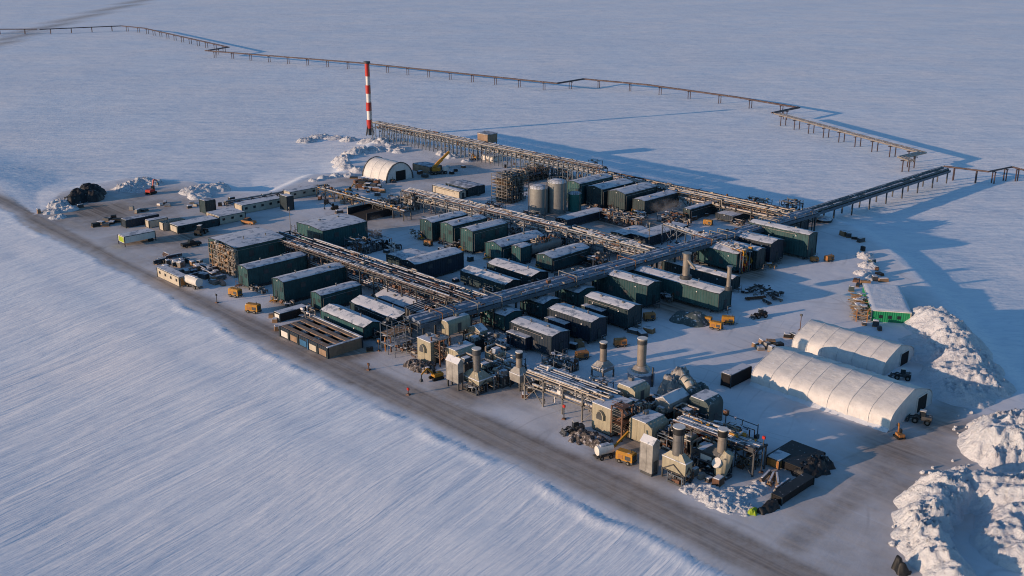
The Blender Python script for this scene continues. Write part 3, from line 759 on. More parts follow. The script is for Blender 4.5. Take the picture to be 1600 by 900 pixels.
def stack(label, u, vt, vb, ua, ub, vtop, r, cap=True, brace=True, cyl_mat='galv', house='beige', group=None, sign=False, offs=(0, 0)):
    """engine exhaust: hopper-topped housing on legs with a tall round flue"""
    cx, cy, la, lb, zt = frame_px(u, vt, vb, ua, ub, z0=0.0)
    t = thing('exhaust_stack', label, 'exhaust stack', (cx, cy), group=group)
    hx, hy = la / 2, lb / 2; z0 = 1.7
    b = MB(); b.bx(-hx, hx, -hy, hy, z0, zt); hs = b.build('housing', house, t)
    b = MB(); b.box((offs[0] * 0.5, offs[1] * 0.5, zt + 0.55), (la * 0.98, lb * 0.98, 1.1), 0, 0, 0.5)
    b.build('hopper', house, t)
    b = MB(); b.bx(-hx - 0.06, hx + 0.06, -hy - 0.06, hy + 0.06, zt - 0.12, zt + 0.05); b.build('rim', 'rsnow', t)
    for sx in (-1, 1):
        for sy in (-1, 1):
            b = MB(); b.bar((sx * (hx - 0.1), sy * (hy - 0.1), -0.2), (sx * (hx - 0.1), sy * (hy - 0.1), z0), 0.26); b.build('leg', 'steel', t)
    if brace:
        b = MB(); zb = z0 - 0.2; zc = z0 + (zt - z0) * 0.62
        b.bar((-hx, -hy - 0.08, zb), (0, -hy - 0.08, zc), 0.16); b.bar((hx, -hy - 0.08, zb), (0, -hy - 0.08, zc), 0.16)
        b.bar((-hx, -hy - 0.08, z0), (hx, -hy - 0.08, z0), 0.18)
        b.bar((hx + 0.08, -hy, zb), (hx + 0.08, 0, zc), 0.16); b.bar((hx + 0.08, hy, zb), (hx + 0.08, 0, zc), 0.16)
        b.build('brace', 'steel', t)
    if sign:
        b = MB(); b.bx(-hx * 0.8, hx * 0.1, -hy - 0.12, -hy - 0.09, z0 + 0.4, z0 + 1.4); b.build('panel', 'white', t)
    ox = AX[0] * offs[0] + BX[0] * offs[1]; oy = AX[1] * offs[0] + BX[1] * offs[1]
    ztop = zat(cx + ox, cy + oy, vtop)
    b = MB(); b.tube((*offs, zt + 0.7), (*offs, ztop), r, 20)
    for q in (0.35, 0.7): z = zt + 1.7 + (ztop - zt - 1.7) * q; b.tube((*offs, z), (*offs, z + 0.12), r + 0.05, 20)
    fl = b.build('flue', cyl_mat, t)
    b = MB(); b.tube((*offs, ztop - 1.15), (*offs, ztop - 0.2), r + 0.1, 20); b.build('band', 'black' if cap else 'steel', fl)
    b = MB(); b.tube((*offs, ztop), (*offs, ztop + 0.14), r + 0.14, 20); b.build('cap', 'white', fl)
    b = MB(); b.bar((offs[0] + r + 0.06, offs[1] - 0.2, zt + 0.4), (offs[0] + r + 0.06, offs[1] - 0.2, ztop - 1.3), 0.06); b.bar((offs[0] + r + 0.06, offs[1] + 0.2, zt + 0.4), (offs[0] + r + 0.06, offs[1] + 0.2, ztop - 1.3), 0.06)
    b.build('ladder', 'steel', fl)
    return t

# ---------------------------------------------------------------- vehicles and small things
def wheel(t, x, y, r, w):
    o = MB().tube((x, y - w / 2, r), (x, y + w / 2, r), r, 14).build('wheel', 'rubber', t)
    MB().tube((x, y - w / 2 - 0.02, r), (x, y + w / 2 + 0.02, r), r * 0.5, 10).build('rim', 'galv', o)

def pickup(label, u, v, rz, mat='black', bed='black', L_=5.6, name='pickup_truck', group=None):
    X, Y = G(u, v); t = thing(name, label, 'pickup truck', (X, Y), rz, group)
    w = 0.95; l = L_ / 2
    prof = [(-l, 0.45), (l, 0.45), (l, 0.95), (l - 0.1, 1.12), (l - 1.5, 1.2), (-l, 1.2)]
    b = MB().prism([(x, z) for x, z in prof], -w, w, 'y'); b.build('body', mat, t)
    b = MB(); vs = [(l - 1.5, 1.2), (l - 2.15, 1.85), (l - 3.3, 1.88), (l - 3.55, 1.2)]
    b.prism(vs, -w * 0.88, w * 0.88, 'y'); c = b.build('cab', 'glass', t)
    MB().bx(l - 3.3, l - 2.2, -w * 0.86, w * 0.86, 1.885, 1.93).build('roof', mat, c)
    MB().bx(-l + 0.12, l - 3.65, -w + 0.12, w - 0.12, 1.12, 1.215).build('bed', bed, t)
    for s in (-1, 1): MB().bx(l - 0.02, l + 0.04, s * 0.65 - 0.15, s * 0.65 + 0.15, 0.75, 0.92).build('headlight', 'white', t)
    for x in (-l + 1.05, l - 1.0):
        for s in (-1, 1): wheel(t, x, s * (w - 0.12), 0.4, 0.27)
    return t

def genset(label, u, v, rz=AZ, s=1.0, mat='yellow', group=None, wheels=True, name='generator'):
    X, Y = G(u, v); t = thing(name, label, 'generator', (X, Y), rz, group)
    b = MB(); b.bx(-1.5 * s, 1.5 * s, -0.8 * s, 0.8 * s, 0.55 * s, 1.75 * s); b.prism([(-0.8 * s, 1.75 * s), (0.8 * s, 1.75 * s), (0.6 * s, 2.0 * s), (-0.6 * s, 2.0 * s)], -1.45 * s, 1.45 * s, 'x'); b.build('housing', mat, t)
    MB().bx(-1.6 * s, 1.6 * s, -0.85 * s, 0.85 * s, 0.3 * s, 0.55 * s).build('base_frame', 'steel', t)
    MB().bx(-1.1 * s, -0.2 * s, -0.84 * s, -0.805 * s, 0.8 * s, 1.5 * s).build('door', 'orange', t)
    MB().bx(0.2 * s, 1.2 * s, -0.84 * s, -0.805 * s, 0.8 * s, 1.5 * s).build('louvre', 'steel', t)
    MB().tube((0.9 * s, 0, 1.9 * s), (0.9 * s, 0, 2.5 * s), 0.09 * s, 8).build('exhaust', 'steel', t)
    MB().bx(1.505 * s, 1.54 * s, -0.55 * s, 0.55 * s, 0.75 * s, 1.6 * s).build('radiator', 'steel', t)
    if wheels:
        for x in (-0.8 * s, 0.8 * s):
            for q in (-1, 1): wheel(t, x, q * 0.85 * s, 0.36 * s, 0.2 * s)
    MB().bar((1.6 * s, 0, 0.42 * s), (2.5 * s, 0, 0.35 * s), 0.1 * s).build('tow_bar', 'steel', t)
    return t

def loader(label, u, v, rz, s=1.0, mat='yellow', name='wheel_loader', arm='up'):
    X, Y = G(u, v); t = thing(name, label, 'loader', (X, Y), rz)
    b = MB(); b.bx(-2.4 * s, -0.2 * s, -0.85 * s, 0.85 * s, 0.8 * s, 1.9 * s); b.bx(-0.2 * s, 1.3 * s, -0.6 * s, 0.6 * s, 0.8 * s, 1.4 * s); b.build('body', mat, t)
    c = MB().box((-0.3 * s, 0, 2.35 * s), (1.4 * s, 1.3 * s, 1.3 * s), 0, 0, 0.85).build('cab', 'glass', t)
    MB().bx(-1.0 * s, 0.4 * s, -0.6 * s, 0.6 * s, 3.0 * s, 3.1 * s).build('roof', 'white', c)
    b = MB()
    for q in (-1, 1): b.bar((0.6 * s, q * 0.5 * s, 1.5 * s), (2.6 * s, q * 0.5 * s, 0.9 * s), 0.18 * s, 0.3 * s)
    b.build('arm', mat, t)
    b = MB(); b.prism([(2.5 * s, 0.1 * s), (3.4 * s, 0.1 * s), (2.9 * s, 0.35 * s), (2.75 * s, 1.1 * s), (2.5 * s, 1.15 * s)], -1.25 * s, 1.25 * s, 'y'); b.build('bucket', 'steel', t)
    MB().tube((-1.9 * s, 0.4 * s, 1.9 * s), (-1.9 * s, 0.4 * s, 2.6 * s), 0.07 * s, 6).build('exhaust', 'steel', t)
    for x in (-1.6 * s, 1.1 * s):
        for q in (-1, 1): wheel(t, x, q * 0.95 * s, 0.72 * s, 0.5 * s)
    return t

def mobile_crane(label, u, v, rz, boom_up, mat='yellow'):
    X, Y = G(u, v); t = thing('mobile_crane', label, 'crane', (X, Y), rz)
    MB().bx(-3.4, 3.4, -1.2, 1.2, 0.7, 1.3).build('chassis', 'steel', t)
    MB().bx(2.0, 3.9, -1.15, 0.2, 1.31, 2.6).build('cab', 'white', t)
    MB().bx(-2.2, 0.8, -1.1, 1.1, 1.35, 2.7).build('turret', mat, t)
    b = MB(); p = Vector((-1.6, 0, 2.6)); q = Vector(boom_up); m_ = p.lerp(q, 0.55)
    b.bar(p, m_, 1.0, 1.1); b.bar(p.lerp(q, 0.5), q, 0.7, 0.8); b.build('boom', mat, t)
    MB().bar((0.0, 0, 1.8), p.lerp(q, 0.3), 0.25).build('ram', 'galv', t)
    for x in (-2.6, -1.2, 1.4, 2.7):
        for s in (-1, 1): wheel(t, x, s * 1.1, 0.6, 0.4)
    for x in (-3.2, 3.0):
        MB().bar((x, -2.4, 0.9), (x, 2.4, 0.9), 0.2).build('outrigger', 'steel', t)
    return t

def track_machine(label, u, v, rz, s=1.0, mat='yellow', pts=None, name='excavator', cat='excavator'):
    X, Y = G(u, v); t = thing(name, label, cat, (X, Y), rz)
    for q in (-1, 1):
        MB().prism([(-1.7 * s, 0.15 * s), (-1.4 * s, 0), (1.4 * s, 0), (1.7 * s, 0.15 * s), (1.8 * s, 0.5 * s), (1.5 * s, 0.8 * s), (-1.5 * s, 0.8 * s), (-1.8 * s, 0.5 * s)], q * 1.0 * s - 0.25 * s, q * 1.0 * s + 0.25 * s, 'y').build('track', 'rubber', t)
    MB().bx(-1.7 * s, 1.1 * s, -1.0 * s, 1.0 * s, 0.9 * s, 1.7 * s).build('body', mat, t)
    MB().box((0.6 * s, -0.55 * s, 2.1 * s), (1.1 * s, 0.85 * s, 1.4 * s), 0, 0, 0.85).build('cab', 'glass', t)
    pts = pts or [(0.9, 0, 1.6), (2.8, 0, 3.8), (4.6, 0, 2.4), (4.7, 0, 0.8)]
    pts = [tuple(c * s for c in p) for p in pts]
    b = MB(); b.bar(pts[0], pts[1], 0.3 * s, 0.45 * s); b.build('boom', mat, t)
    b = MB(); b.bar(pts[1], pts[2], 0.25 * s, 0.35 * s); b.build('arm', mat, t)
    b = MB(); q = pts[-1]; b.bar(pts[2], pts[3], 0.2 * s, 0.25 * s); b.box((q[0], q[1], q[2]), (0.8 * s, 0.9 * s, 0.7 * s), 0, 0, 0.7); b.build('bucket', 'steel', t)
    return t

def pallet(label, u, v, rz=0.0, s=(1.6, 1.2, 1.0), mat='wood', group=None, name='pallet_load', snow=True, cat='pallet load'):
    X, Y = G(u, v); t = thing(name, label, cat, (X, Y), rz, group)
    x, y, z = s[0] / 2, s[1] / 2, s[2]
    MB().bx(-x, x, -y, y, 0.02, 0.16).build('pallet', 'wood', t)
    b = MB(); b.box((0, 0, 0.16 + z / 2), (x * 1.84, y * 1.84, z), 0, 0, 0.96); b.build('load', mat, t)
    if snow: MB().box((0, 0, z + 0.22), (x * 1.7, y * 1.7, 0.12), 0, 0, 0.85).build('snow_cover', 'rsnow', t)
    return t

def bundle(label, u, v, rz=AZ, L_=6.0, n=6, r=0.14, mat='rpipe', group=None, name='pipe_bundle'):
    X, Y = G(u, v); t = thing(name, label, 'pipe bundle', (X, Y), rz, group)
    b = MB(); k = 0; row = 0; left = n; wn = max(2, int(sqrt(2 * n)))
    z = 0.25 + r
    while left > 0 and wn > 0:
        for i in range(min(wn, left)): b.tube((-L_ / 2, (i - (wn - 1) / 2) * 2.05 * r, z), (L_ / 2, (i - (wn - 1) / 2) * 2.05 * r, z), r, 8)
        left -= wn; wn -= 1; z += r * 1.75
    b.build('pipe', mat, t)
    for x in (-L_ * 0.32, L_ * 0.32): MB().bx(x - 0.1, x + 0.1, -r * n * 0.5, r * n * 0.5, 0, 0.25).build('timber', 'wood', t)
    MB().box((0, 0, z + 0.02), (L_ * 0.8, 2 * r, 0.1), 0).build('snow_cover', 'rsnow', t)
    return t

def container(label, u, vt, vb, ua, ub, mat='navy', name='shipping_container', end=None, snow='rsnow', z0=0.15, cat='container', win=False, roofm=None, group=None, wheels=False):
    cx, cy, la, lb, zt = frame_px(u, vt, vb, ua, ub, z0=z0)
    t = thing(name, label, cat, (cx, cy), group=group); hx, hy = la / 2, lb / 2
    MB().bx(-hx, hx, -hy, hy, z0, zt).build('wall', mat, t)
    MB().bx(-hx - 0.05, hx + 0.05, -hy - 0.05, hy + 0.05, zt + 0.002, zt + 0.1).build('roof', roofm or 'trim', t)
    if snow: MB().bx(-hx + 0.08, hx - 0.08, -hy + 0.08, hy - 0.08, zt + 0.102, zt + 0.2).build('snow_cover', snow, t)
    b = MB()
    for sx in (-1, 1):
        for sy in (-1, 1): b.bx(sx * hx - 0.1, sx * hx + 0.1, sy * hy - 0.1, sy * hy + 0.1, 0.02, zt - 0.01)
    b.build('corner_frame', 'trim', t)
    H_ = zt - z0
    if lb > la:
        MB().bx(-hx * 0.75, hx * 0.75, -hy - 0.06, -hy - 0.005, z0 + 0.15, z0 + H_ * 0.9).build('door', end or mat, t)
        if win:
            for q in range(win):
                y = -hy + lb * (q + 0.5) / win
                MB().bx(hx + 0.004, hx + 0.05, y - 0.45, y + 0.45, z0 + H_ * 0.45, z0 + H_ * 0.75).build('window', 'glass', t)
    else:
        MB().bx(hx + 0.005, hx + 0.06, -hy * 0.75, hy * 0.75, z0 + 0.15, z0 + H_ * 0.9).build('door', end or mat, t)
        if win:
            for q in range(win):
                x = -hx + la * (q + 0.5) / win
                MB().bx(x - 0.4, x + 0.4, -hy - 0.05, -hy - 0.004, z0 + H_ * 0.45, z0 + H_ * 0.75).build('window', 'glass', t)
    if wheels:
        for q in (0.12, 0.2):
            for s in (-1, 1):
                y = hy - lb * q; r = 0.5
                w = MB().tube((s * (hx - 0.1) - 0.14, y, r), (s * (hx - 0.1) + 0.14, y, r), r, 12).build('wheel', 'rubber', t)
    return t, (cx, cy, la, lb, zt)
# ================================================================ the scene
mats()
terrain()

def tent(label, Kpx, ua, ub, vr, ur, seams=7, dark_end=False, mat='fabric', arc=False, name='fabric_tent', door=(0.25, 0.35)):
    X, Y = G(*Kpx); la = ext(X, Y, 0, (-AX[0], -AX[1]), ua); lb = ext(X, Y, 0, BX, ub)
    cx = X - AX[0] * la / 2 + BX[0] * lb / 2; cy = Y - AX[1] * la / 2 + BX[1] * lb / 2
    hz = zat(X + BX[0] * lb / 2, Y + BX[1] * lb / 2, vr)
    t = thing(name, label, 'tent', (cx, cy)); w = lb / 2; hx = la / 2
    if arc: half = [(w * cos(a), hz * sin(a)) for a in [pi / 2 * i / 10 for i in range(11)]]
    else:
        half = [(w, -0.3), (w * 1.0, hz * 0.20), (w * 0.985, hz * 0.36), (w * 0.93, hz * 0.49), (w * 0.84, hz * 0.595), (w * 0.70, hz * 0.685), (w * 0.5, hz * 0.785), (w * 0.25, hz * 0.90), (0, hz)]
    full = half + [(-a, b) for a, b in reversed(half[:-1])]
    # cover with sagging fabric between frames
    rng = random.Random(int(ua)); nb = seams; vs = []; fs = []; m_ = 6; nn = nb * m_
    for i in range(nn + 1):
        x = -hx + la * i / nn; sag = 0.10 * sin(pi * (i % m_) / m_)
        for j, (a, b) in enumerate(full):
            L_ = sqrt(a * a + b * b) + 1e-6; k = 1 - sag / L_ + 0.004 * rng.uniform(-1, 1)
            vs.append((x, a * k, max(-0.3, b * k)))
    q = len(full)
    for i in range(nn):
        for j in range(q - 1): fs.append((i * q + j, i * q + j + 1, (i + 1) * q + j + 1, (i + 1) * q + j))
    MB().add(vs, fs, 0, True).build('cover', mat, t)
    e = MB(); prof = [(a * 0.985, b * 0.985) for a, b in full]
    e.prism(prof, hx - 0.12, hx - 0.02, 'x').build('end_wall', mat, t)
    MB().prism(prof, -hx + 0.02, -hx + 0.12, 'x').build('end_wall', mat, t)
    for i in range(nb + 1):
        x = -hx + la * i / nb; s = MB()
        for (a, b), (c, d) in zip(full, full[1:]): s.bar((x, a * 1.006, b * 1.006), (x, c * 1.006, d * 1.006), 0.10 if 0 < i < nb or not arc else 0.5, 0.06 if 0 < i < nb or not arc else 0.3)
        s.build('hoop' if arc and i in (0, nb) else 'seam', 'steel' if arc and i in (0, nb) else mat, t)
    y0, y1 = -w * door[0], w * door[1]
    d = MB(); d.bx(hx - 0.01, hx + 0.05, y0, y1, 0, hz * 0.55); dd = d.build('door', 'pit', t)
    d = MB(); d.bx(hx - 0.01, hx + 0.12, y0 - 0.2, y0, 0, hz * 0.57); d.bx(hx - 0.01, hx + 0.12, y1, y1 + 0.2, 0, hz * 0.57); d.bx(hx - 0.01, hx + 0.12, y0, y1, hz * 0.55, hz * 0.59); d.build('door_frame', 'white', dd)
    # windblown snow skirt along the foot
    s = MB(); n = 40; vs = []
    for i in range(n + 1):
        x = -hx + la * i / n; k = 0.7 + 0.6 * rng.random()
        vs += [(x, -w - 1.1 * k, -0.1), (x, -w - 0.3, 0.28 * k), (x, -w + 0.05, 0.45 * k)]
    s.add(vs, [(i * 3 + j, i * 3 + j + 1, i * 3 + j + 4, i * 3 + j + 3) for i in range(n) for j in range(2)], 0, True)
    s.build('snow_skirt', 'csnow', t)
    return t

tent('long white fabric tent, beside the road junction and a shorter tent', (1389, 674), 1173, 1455, 608, 1430, seams=7, door=(-0.25, 0.7))
tent('shorter white fabric tent standing behind the longest tent', (1378, 589), 1237, 1427, 539, 1403, seams=6, door=(-0.1, 0.6))
tent('small half-round white tent with dark hooped ends and an open dark doorway', (604, 286), 567, 645, 254, 629, seams=3, arc=True, door=(0.3, 0.45))

# ---- long modules whose short end faces the sun
GM = 'green and navy modules of the plant'
m_ = module
m_('module_building', 'long dark green gabled module with a bare pipe skid leading off its end', 445, 442, 473, 425.5, 540, seed=1, group=GM)
m_('module_building', 'long dark green module directly beside the square snow-roofed house with piped end wall', 389, 421.6, 449, 371.5, 478.5, seed=2, group=GM)
m_('square_house', 'square green house under a broad snowy flat roof, its end wall covered in pipework', 371, 388.6, 426, 326, 446, pitch=0.06, seed=3, annex=False, door=None)
m_('square_house', 'green house with broad snowy roof behind the pipe rack, close to the ramped pit', 506, 361.7, 391, 464, 573, pitch=0.06, seed=4, door=None)
m_('module_building', 'low long dark green module with orange end door beside the ribbed roofs', 503, 463, 485, 486, 564, seed=5, vents=1, lamp=False)
m_('module_building', 'first of three short green modules in a row, beside the cleared yard', 675.6, 348.5, 375, 656.5, 730, seed=6, group=GM)
m_('module_building', 'middle one of three short green modules in a row, showing a plain green end', 708, 354, 381, 688.4, 760.6, seed=7, group=GM)
m_('module_building', 'last of three short green modules in a row, with round badge on its green end', 738.9, 362.5, 394, 719.6, 792.7, seed=8, group=GM)
m_('module_building', 'green module with wide gabled end, standing beside the horizontal vessel', 784, 387, 407, 758.3, 851, seed=9, pitch=0.3, group=GM)
m_('module_building', 'tiny low green module tucked against the horizontal vessel', 813.5, 388, 411, 800, 830, seed=10, vents=0, louvre=False)
m_('module_building', 'green module with shaded lower end, on the far side of the horizontal vessel', 862.6, 405, 423, 838.4, 922, seed=11, pitch=0.26, group=GM)
m_('module_building', 'broad navy module with windowless wall, behind the double-deck rack', 650, 414.5, 439, 626, 723.7, seed=12, mat='navy', vents=0, door=None)
m_('module_building', 'lower blue-green module lying alongside the broad windowless navy module', 632, 407, 424, 604, 668, seed=13, mat='green2', vents=0, door=None, pitch=0.08)
m_('module_building', 'short green module close to the upright teal tank, at the start of the back row', 905.3, 288, 319, 886.4, 957, seed=14, group=GM)
m_('module_building', 'second module of the back row, next to the one by the teal tank', 940.3, 297, 324, 916.6, 990, seed=15, mat='green2', group=GM)
m_('module_building', 'third module of the back row, with long blue-lit snow roof', 975.8, 304, 330, 950.7, 1026, seed=16, mat='green2', group=GM)
m_('module_building', 'fourth and last long module of the back row, lowest under the trestle', 1006.4, 315, 334, 989.4, 1060.5, seed=17, mat='green2', pitch=0.14, group=GM)
m_('module_building', 'short pale-ended module standing alone below the cluttered end of the rack', 1077.5, 328, 341.5, 1068, 1123, seed=18, mat='green2', pitch=0.08, vents=1)
m_('module_building', 'low dark shed with flat snow roof at the foot of the upright grey tanks', 885.5, 344.5, 354, 868.5, 946, seed=19, mat='navy', vents=0, pitch=0.08, louvre=False)
m_('module_building', 'dark low shed under thin snow, between the covered bridge and the pale-ended module', 1145, 339, 346, 1119, 1181, seed=20, mat='navy', vents=0, pitch=0.05, louvre=False, door=None)
m_('module_building', 'dark square shed with snowy roof hiding behind the tallest green module', 1229.5, 351, 372, 1205, 1264, seed=21, mat='navy', vents=0, pitch=0.1, door=None)
m_('module_building', 'low dark shed with pipes draped over it, between the rack and the covered bridge', 975, 368, 380, 955, 1012, seed=22, mat='green2', vents=1, pitch=0.1)
m_('module_building', 'long low flat shed beneath spilled pipes, just behind the covered pipe bridge', 1010, 372, 384, 985, 1075, seed=23, mat='navy', vents=2, pitch=0.06, louvre=False)

# ---- modules whose long side faces the sun
m_('module_building', 'green module with ribbed snow roof beside the open brown-topped pits', 568.3, 513, 529, 501, 596, 'x', seed=30, group=GM, pitch=0.32)
m_('module_building', 'dark-sided module with ribbed snow roof, middle one of the three by the pits', 617.4, 500, 514, 547.5, 648, 'x', seed=31, group=GM, pitch=0.32, mat='green2')
m_('module_building', 'module with patchy snow roof pressed against the double-deck rack, third from the pits', 656, 490, 500, 584, 690, 'x', seed=32, group=GM, pitch=0.26, mat='green2')
m_('module_building', 'low module with rounded snowy roof ending under the covered bridge', 789, 446, 463, 720, 814, 'x', seed=33, pitch=0.25, mat='green2')
m_('module_building', 'low module with long snowy roof beside the rounded-roof one at the bridge', 829.5, 433, 447, 761.5, 856, 'x', seed=34, pitch=0.22, mat='green2')
m_('module_building', 'short green module with tiny snowy roof close to the beige compressor house', 788.7, 494.8, 516, 754, 815.6, 'x', seed=35, group=GM)
m_('module_building', 'short green module with notched shadow on its side, second along the covered bridge', 848, 476, 497, 813.7, 875, 'x', seed=36, group=GM)
m_('module_building', 'short dark green module, third along the covered bridge', 902.5, 459, 478, 868.5, 931, 'x', seed=37, group=GM)
m_('module_building', 'tall navy module with side annex and shaded roof, close to the linking pipe rack', 861, 527, 556, 797.6, 889, 'x', seed=38, mat='navy', annex=True, pitch=0.14, snow='rsnow')
m_('module_building', 'tall navy module with side annex, its roof half lit, middle one of three alike', 922.3, 505, 534, 857, 948, 'x', seed=39, mat='navy', annex=True, pitch=0.18)
m_('module_building', 'tall green-edged module with side annex, roof fully lit, farthest of three alike', 980, 485, 513, 914, 1002.6, 'x', seed=40, mat='green2', annex=True, pitch=0.22)
m_('module_building', 'tall green module with one bright wall lamp, in front of the longest module', 1010, 447.5, 479, 926, 1032, 'x', seed=41, group=GM, pitch=0.2)
m_('module_building', 'longest green module, with a round flue through its snowy roof', 1121.7, 459.8, 487, 964, 1143, 'x', seed=42, group=GM, pitch=0.2)
m_('module_building', 'module with half-shaded snowy roof lying behind the longest green module', 1143, 437, 453, 1035, 1156, 'x', seed=43, mat='green2', pitch=0.26)
m_('module_building', 'green module whose end carries a red and yellow pipe manifold', 1150, 398, 424, 1089.5, 1172, 'x', seed=44, group=GM, pitch=0.2)
m_('module_building', 'low green module with narrow snowy roof, between the manifold module and its taller neighbour', 1181, 393, 420, 1121, 1196, 'x', seed=45, mat='green2', pitch=0.2)
m_('module_building', 'dark-ended module with pale roof, between the narrow-roofed one and the tallest module', 1202, 382, 411, 1138, 1225, 'x', seed=46, mat='navy', pitch=0.2)
m_('module_building', 'tallest green module, at the corner where the pipe bridge leaves the site', 1260.7, 368, 403, 1170.6, 1277, 'x', seed=47, group=GM, pitch=0.2)
m_('site_cabin', 'beige-white cabin with snow-plastered wall beside the middle rack', 718, 300, 311, 676, 728, 'x', seed=48, mat='beige2', pitch=0.12, vents=1, stairs=False, skid=None, z0=0.2)
m_('site_cabin', 'low cabin with green roof edge and dark openings, behind the beige-white cabin', 731, 295, 307, 697, 757, 'x', seed=49, mat='green2', pitch=0.06, vents=0, skid=None, z0=0.2, snow='dsnow')

# ---- racks and pipe bridges
def two(u0, v0, u1, v1, z): return G(u0, v0, z), G(u1, v1, z)
p, q = two(588, 192, 1262, 331, 6.5)
pm = (p[0] + (q[0] - p[0]) * 0.62, p[1] + (q[1] - p[1]) * 0.62)
rack('pipe_rack', 'tall blue-grey trestle carrying pipes from the striped flare stack along the far edge', p, pm, 4.6, 6.8, 2.5, (0.72, 1.0), 5, 1.8, 0.6, 11, leg='bsteel', brace=3, rmax=0.34, rail=True)
rack('pipe_rack', 'crowded low end of the far rack, piled with valves and rusty fittings', pm, q, 6.5, 5.2, 6.0, (0.6, 1.0), 6, 2.6, 0.5, 12, leg='steel', cmats=('insul', 'galv', 'rust', 'wood'), rmax=0.3)
p, q = two(634, 297, 893, 357, 5.5)
rack('pipe_rack', 'straight middle rack with two snow-lined pipe runs, starting by the beige-white cabin', p, q, 4.4, 5.5, 5.5, (0.62, 1.0), 6, 2.0, 0.75, 13, rmax=0.33, cmats=('insul', 'galv', 'rust', 'stackw'))
p, q = two(895, 357, 1024, 390, 5.5)
rack('pipe_rack', 'short bright rack of lit pipes ending against the covered pipe bridge', p, q, 5.0, 5.5, 5.0, (0.6, 1.0), 7, 2.4, 0.6, 14, rmax=0.26, cmats=('insul', 'galv', 'rust', 'wood'))
p, q = two(432, 365, 745, 470, 6.5)
rack('pipe_rack', 'wide double-deck rack crammed with rusty piping, beside the three ribbed roofs', p, q, 8.5, 6.5, 5.5, (0.45, 1.0), 9, 3.0, 0.6, 15, leg='steel', rmax=0.28, rail=True, cmats=('insul', 'rust', 'rust', 'steel'), pmats=('insul', 'rust', 'rpipe', 'rpipe'))
p, q = two(1042, 350, 1165, 393, 6.0)
rack('pipe_rack', 'narrow rack crossing the covered bridge and running behind the manifold module', p, q, 3.2, 6.0, 6, (1.0,), 6, 0.8, 0.8, 16, rmax=0.26)
p, q = two(835, 577, 957, 621, 5.5)
rack('pipe_rack', 'pale linking rack between the two beige compressor houses', p, q, 5.5, 5.5, 5.0, (0.6, 1.0), 8, 2.0, 0.8, 17, rmax=0.26, leg='galv', cmats=('insul', 'galv', 'stackw', 'steel'))
p, q = two(1060, 654, 1188, 700, 4.6)
rack('pipe_rack', 'rack of looping insulated pipes behind the two collared exhaust stacks', p, q, 3.8, 4.6, 4.5, (1.0,), 7, 2.2, 0.8, 18, rmax=0.24, leg='steel', cmats=('insul', 'galv', 'yellow', 'steel'))
p, q = two(500, 293, 636, 330, 3.0)
rack('pipe_rack', 'low dark conveyor-like rack leading past the ramped pit toward the frost-covered frames', p, q, 3.0, 3.0, 5.0, (1.0,), 4, 2.0, 0.6, 19, rmax=0.2, leg='steel', cmats=('steel', 'galv', 'rust', 'yellow'))

def pipe_bridge(name, label, P0, P1, z, w, n_post, ducts, post='steel', deck_t=0.5, seed=3, cover='duct', rail=True):
    rng = random.Random(seed); L_ = dist(P0, P1); a = atan2(P1[1] - P0[1], P1[0] - P0[0])
    t = thing(name, label, 'pipe bridge', (P0[0], P0[1]), a)
    MB().bx(0, L_, -w / 2, w / 2, z - deck_t, z).build('deck', 'steel', t)
    for s in (-1, 1): MB().bx(-0.2, L_ + 0.2, s * (w / 2 + 0.12) - 0.11, s * (w / 2 + 0.12) + 0.11, z - 0.75, z + 0.05).build('girder', 'bsteel', t)
    for i in range(ducts):
        y = -w / 2 + w * (i + 0.5) / ducts; r = w / ducts * (0.30 + 0.10 * (i % 2))
        b = MB(); pr = [(y + r * cos(t_) * 1.2, z + 0.05 + r * 1.2 * sin(t_)) for t_ in [pi * k / 8 for k in range(9)]]
        b.prism(pr, 0.1, L_ - 0.1, 'x', 0, True); b.build('duct', cover, t)
        s = MB(); x = 0.5
        while x < L_ - 4:
            e = min(L_ - 1, x + rng.uniform(2, 16))
            s.bx(x, e, y - r * 0.55, y + r * 0.55, z + r * 1.05, z + r * 1.05 + 0.14); x = e + rng.uniform(1, 9)
        s.build('snow_cover', 'dsnow', t)
    if rail:
      b = MB(); y = -w / 2 - 0.1
      for q in range(int(L_ / 2.5) + 1): b.bar((q * 2.5, y, z), (q * 2.5, y, z + 1.0), 0.07)
      b.bar((0, y, z + 1.0), (L_, y, z + 1.0), 0.07); b.build('handrail', 'steel', t)
      b = MB(); clutter(b, rng, 0.5, L_ - 0.5, -w / 2, w / 2, z + 0.2, z + 1.1, int(L_ * 1.1), rmax=0.13); b.build('fittings', ['steel', 'galv', 'rust', 'insul'], t)
    for i in range(max(2, int(L_ / 11)) if rail else 0):
        x = rng.uniform(2, L_ - 2); b = MB(); b.path([(x, -w / 2 - 0.4, z - 1.4), (x, -w / 2 - 0.4, z + 1.5), (x, w / 2 + 0.4, z + 1.5), (x, w / 2 + 0.4, z - 1.2)], 0.13); b.build('crossover_pipe', rng.choice(['insul', 'galv', 'rust']), t)
    for i in range(n_post):
        x = 1 + (L_ - 2) * i / (n_post - 1); b = MB()
        for s in (-1, 1): b.bar((x, s * w * 0.42, -1.6), (x, s * w * 0.42, z - 0.4), 0.38)
        b.bar((x, -w / 2, z - 0.75), (x, w / 2, z - 0.75), 0.4, 0.45)
        b.build('post', post, t)
    return t
p, q = two(645, 500, 1013, 400, 6.6)
pipe_bridge('pipe_bridge', 'broad covered pipe bridge running diagonally through the middle of the plant', p, q, 6.2, 5.6, 12, 3)
p2, q2 = q, G(1268, 329, 6.6)
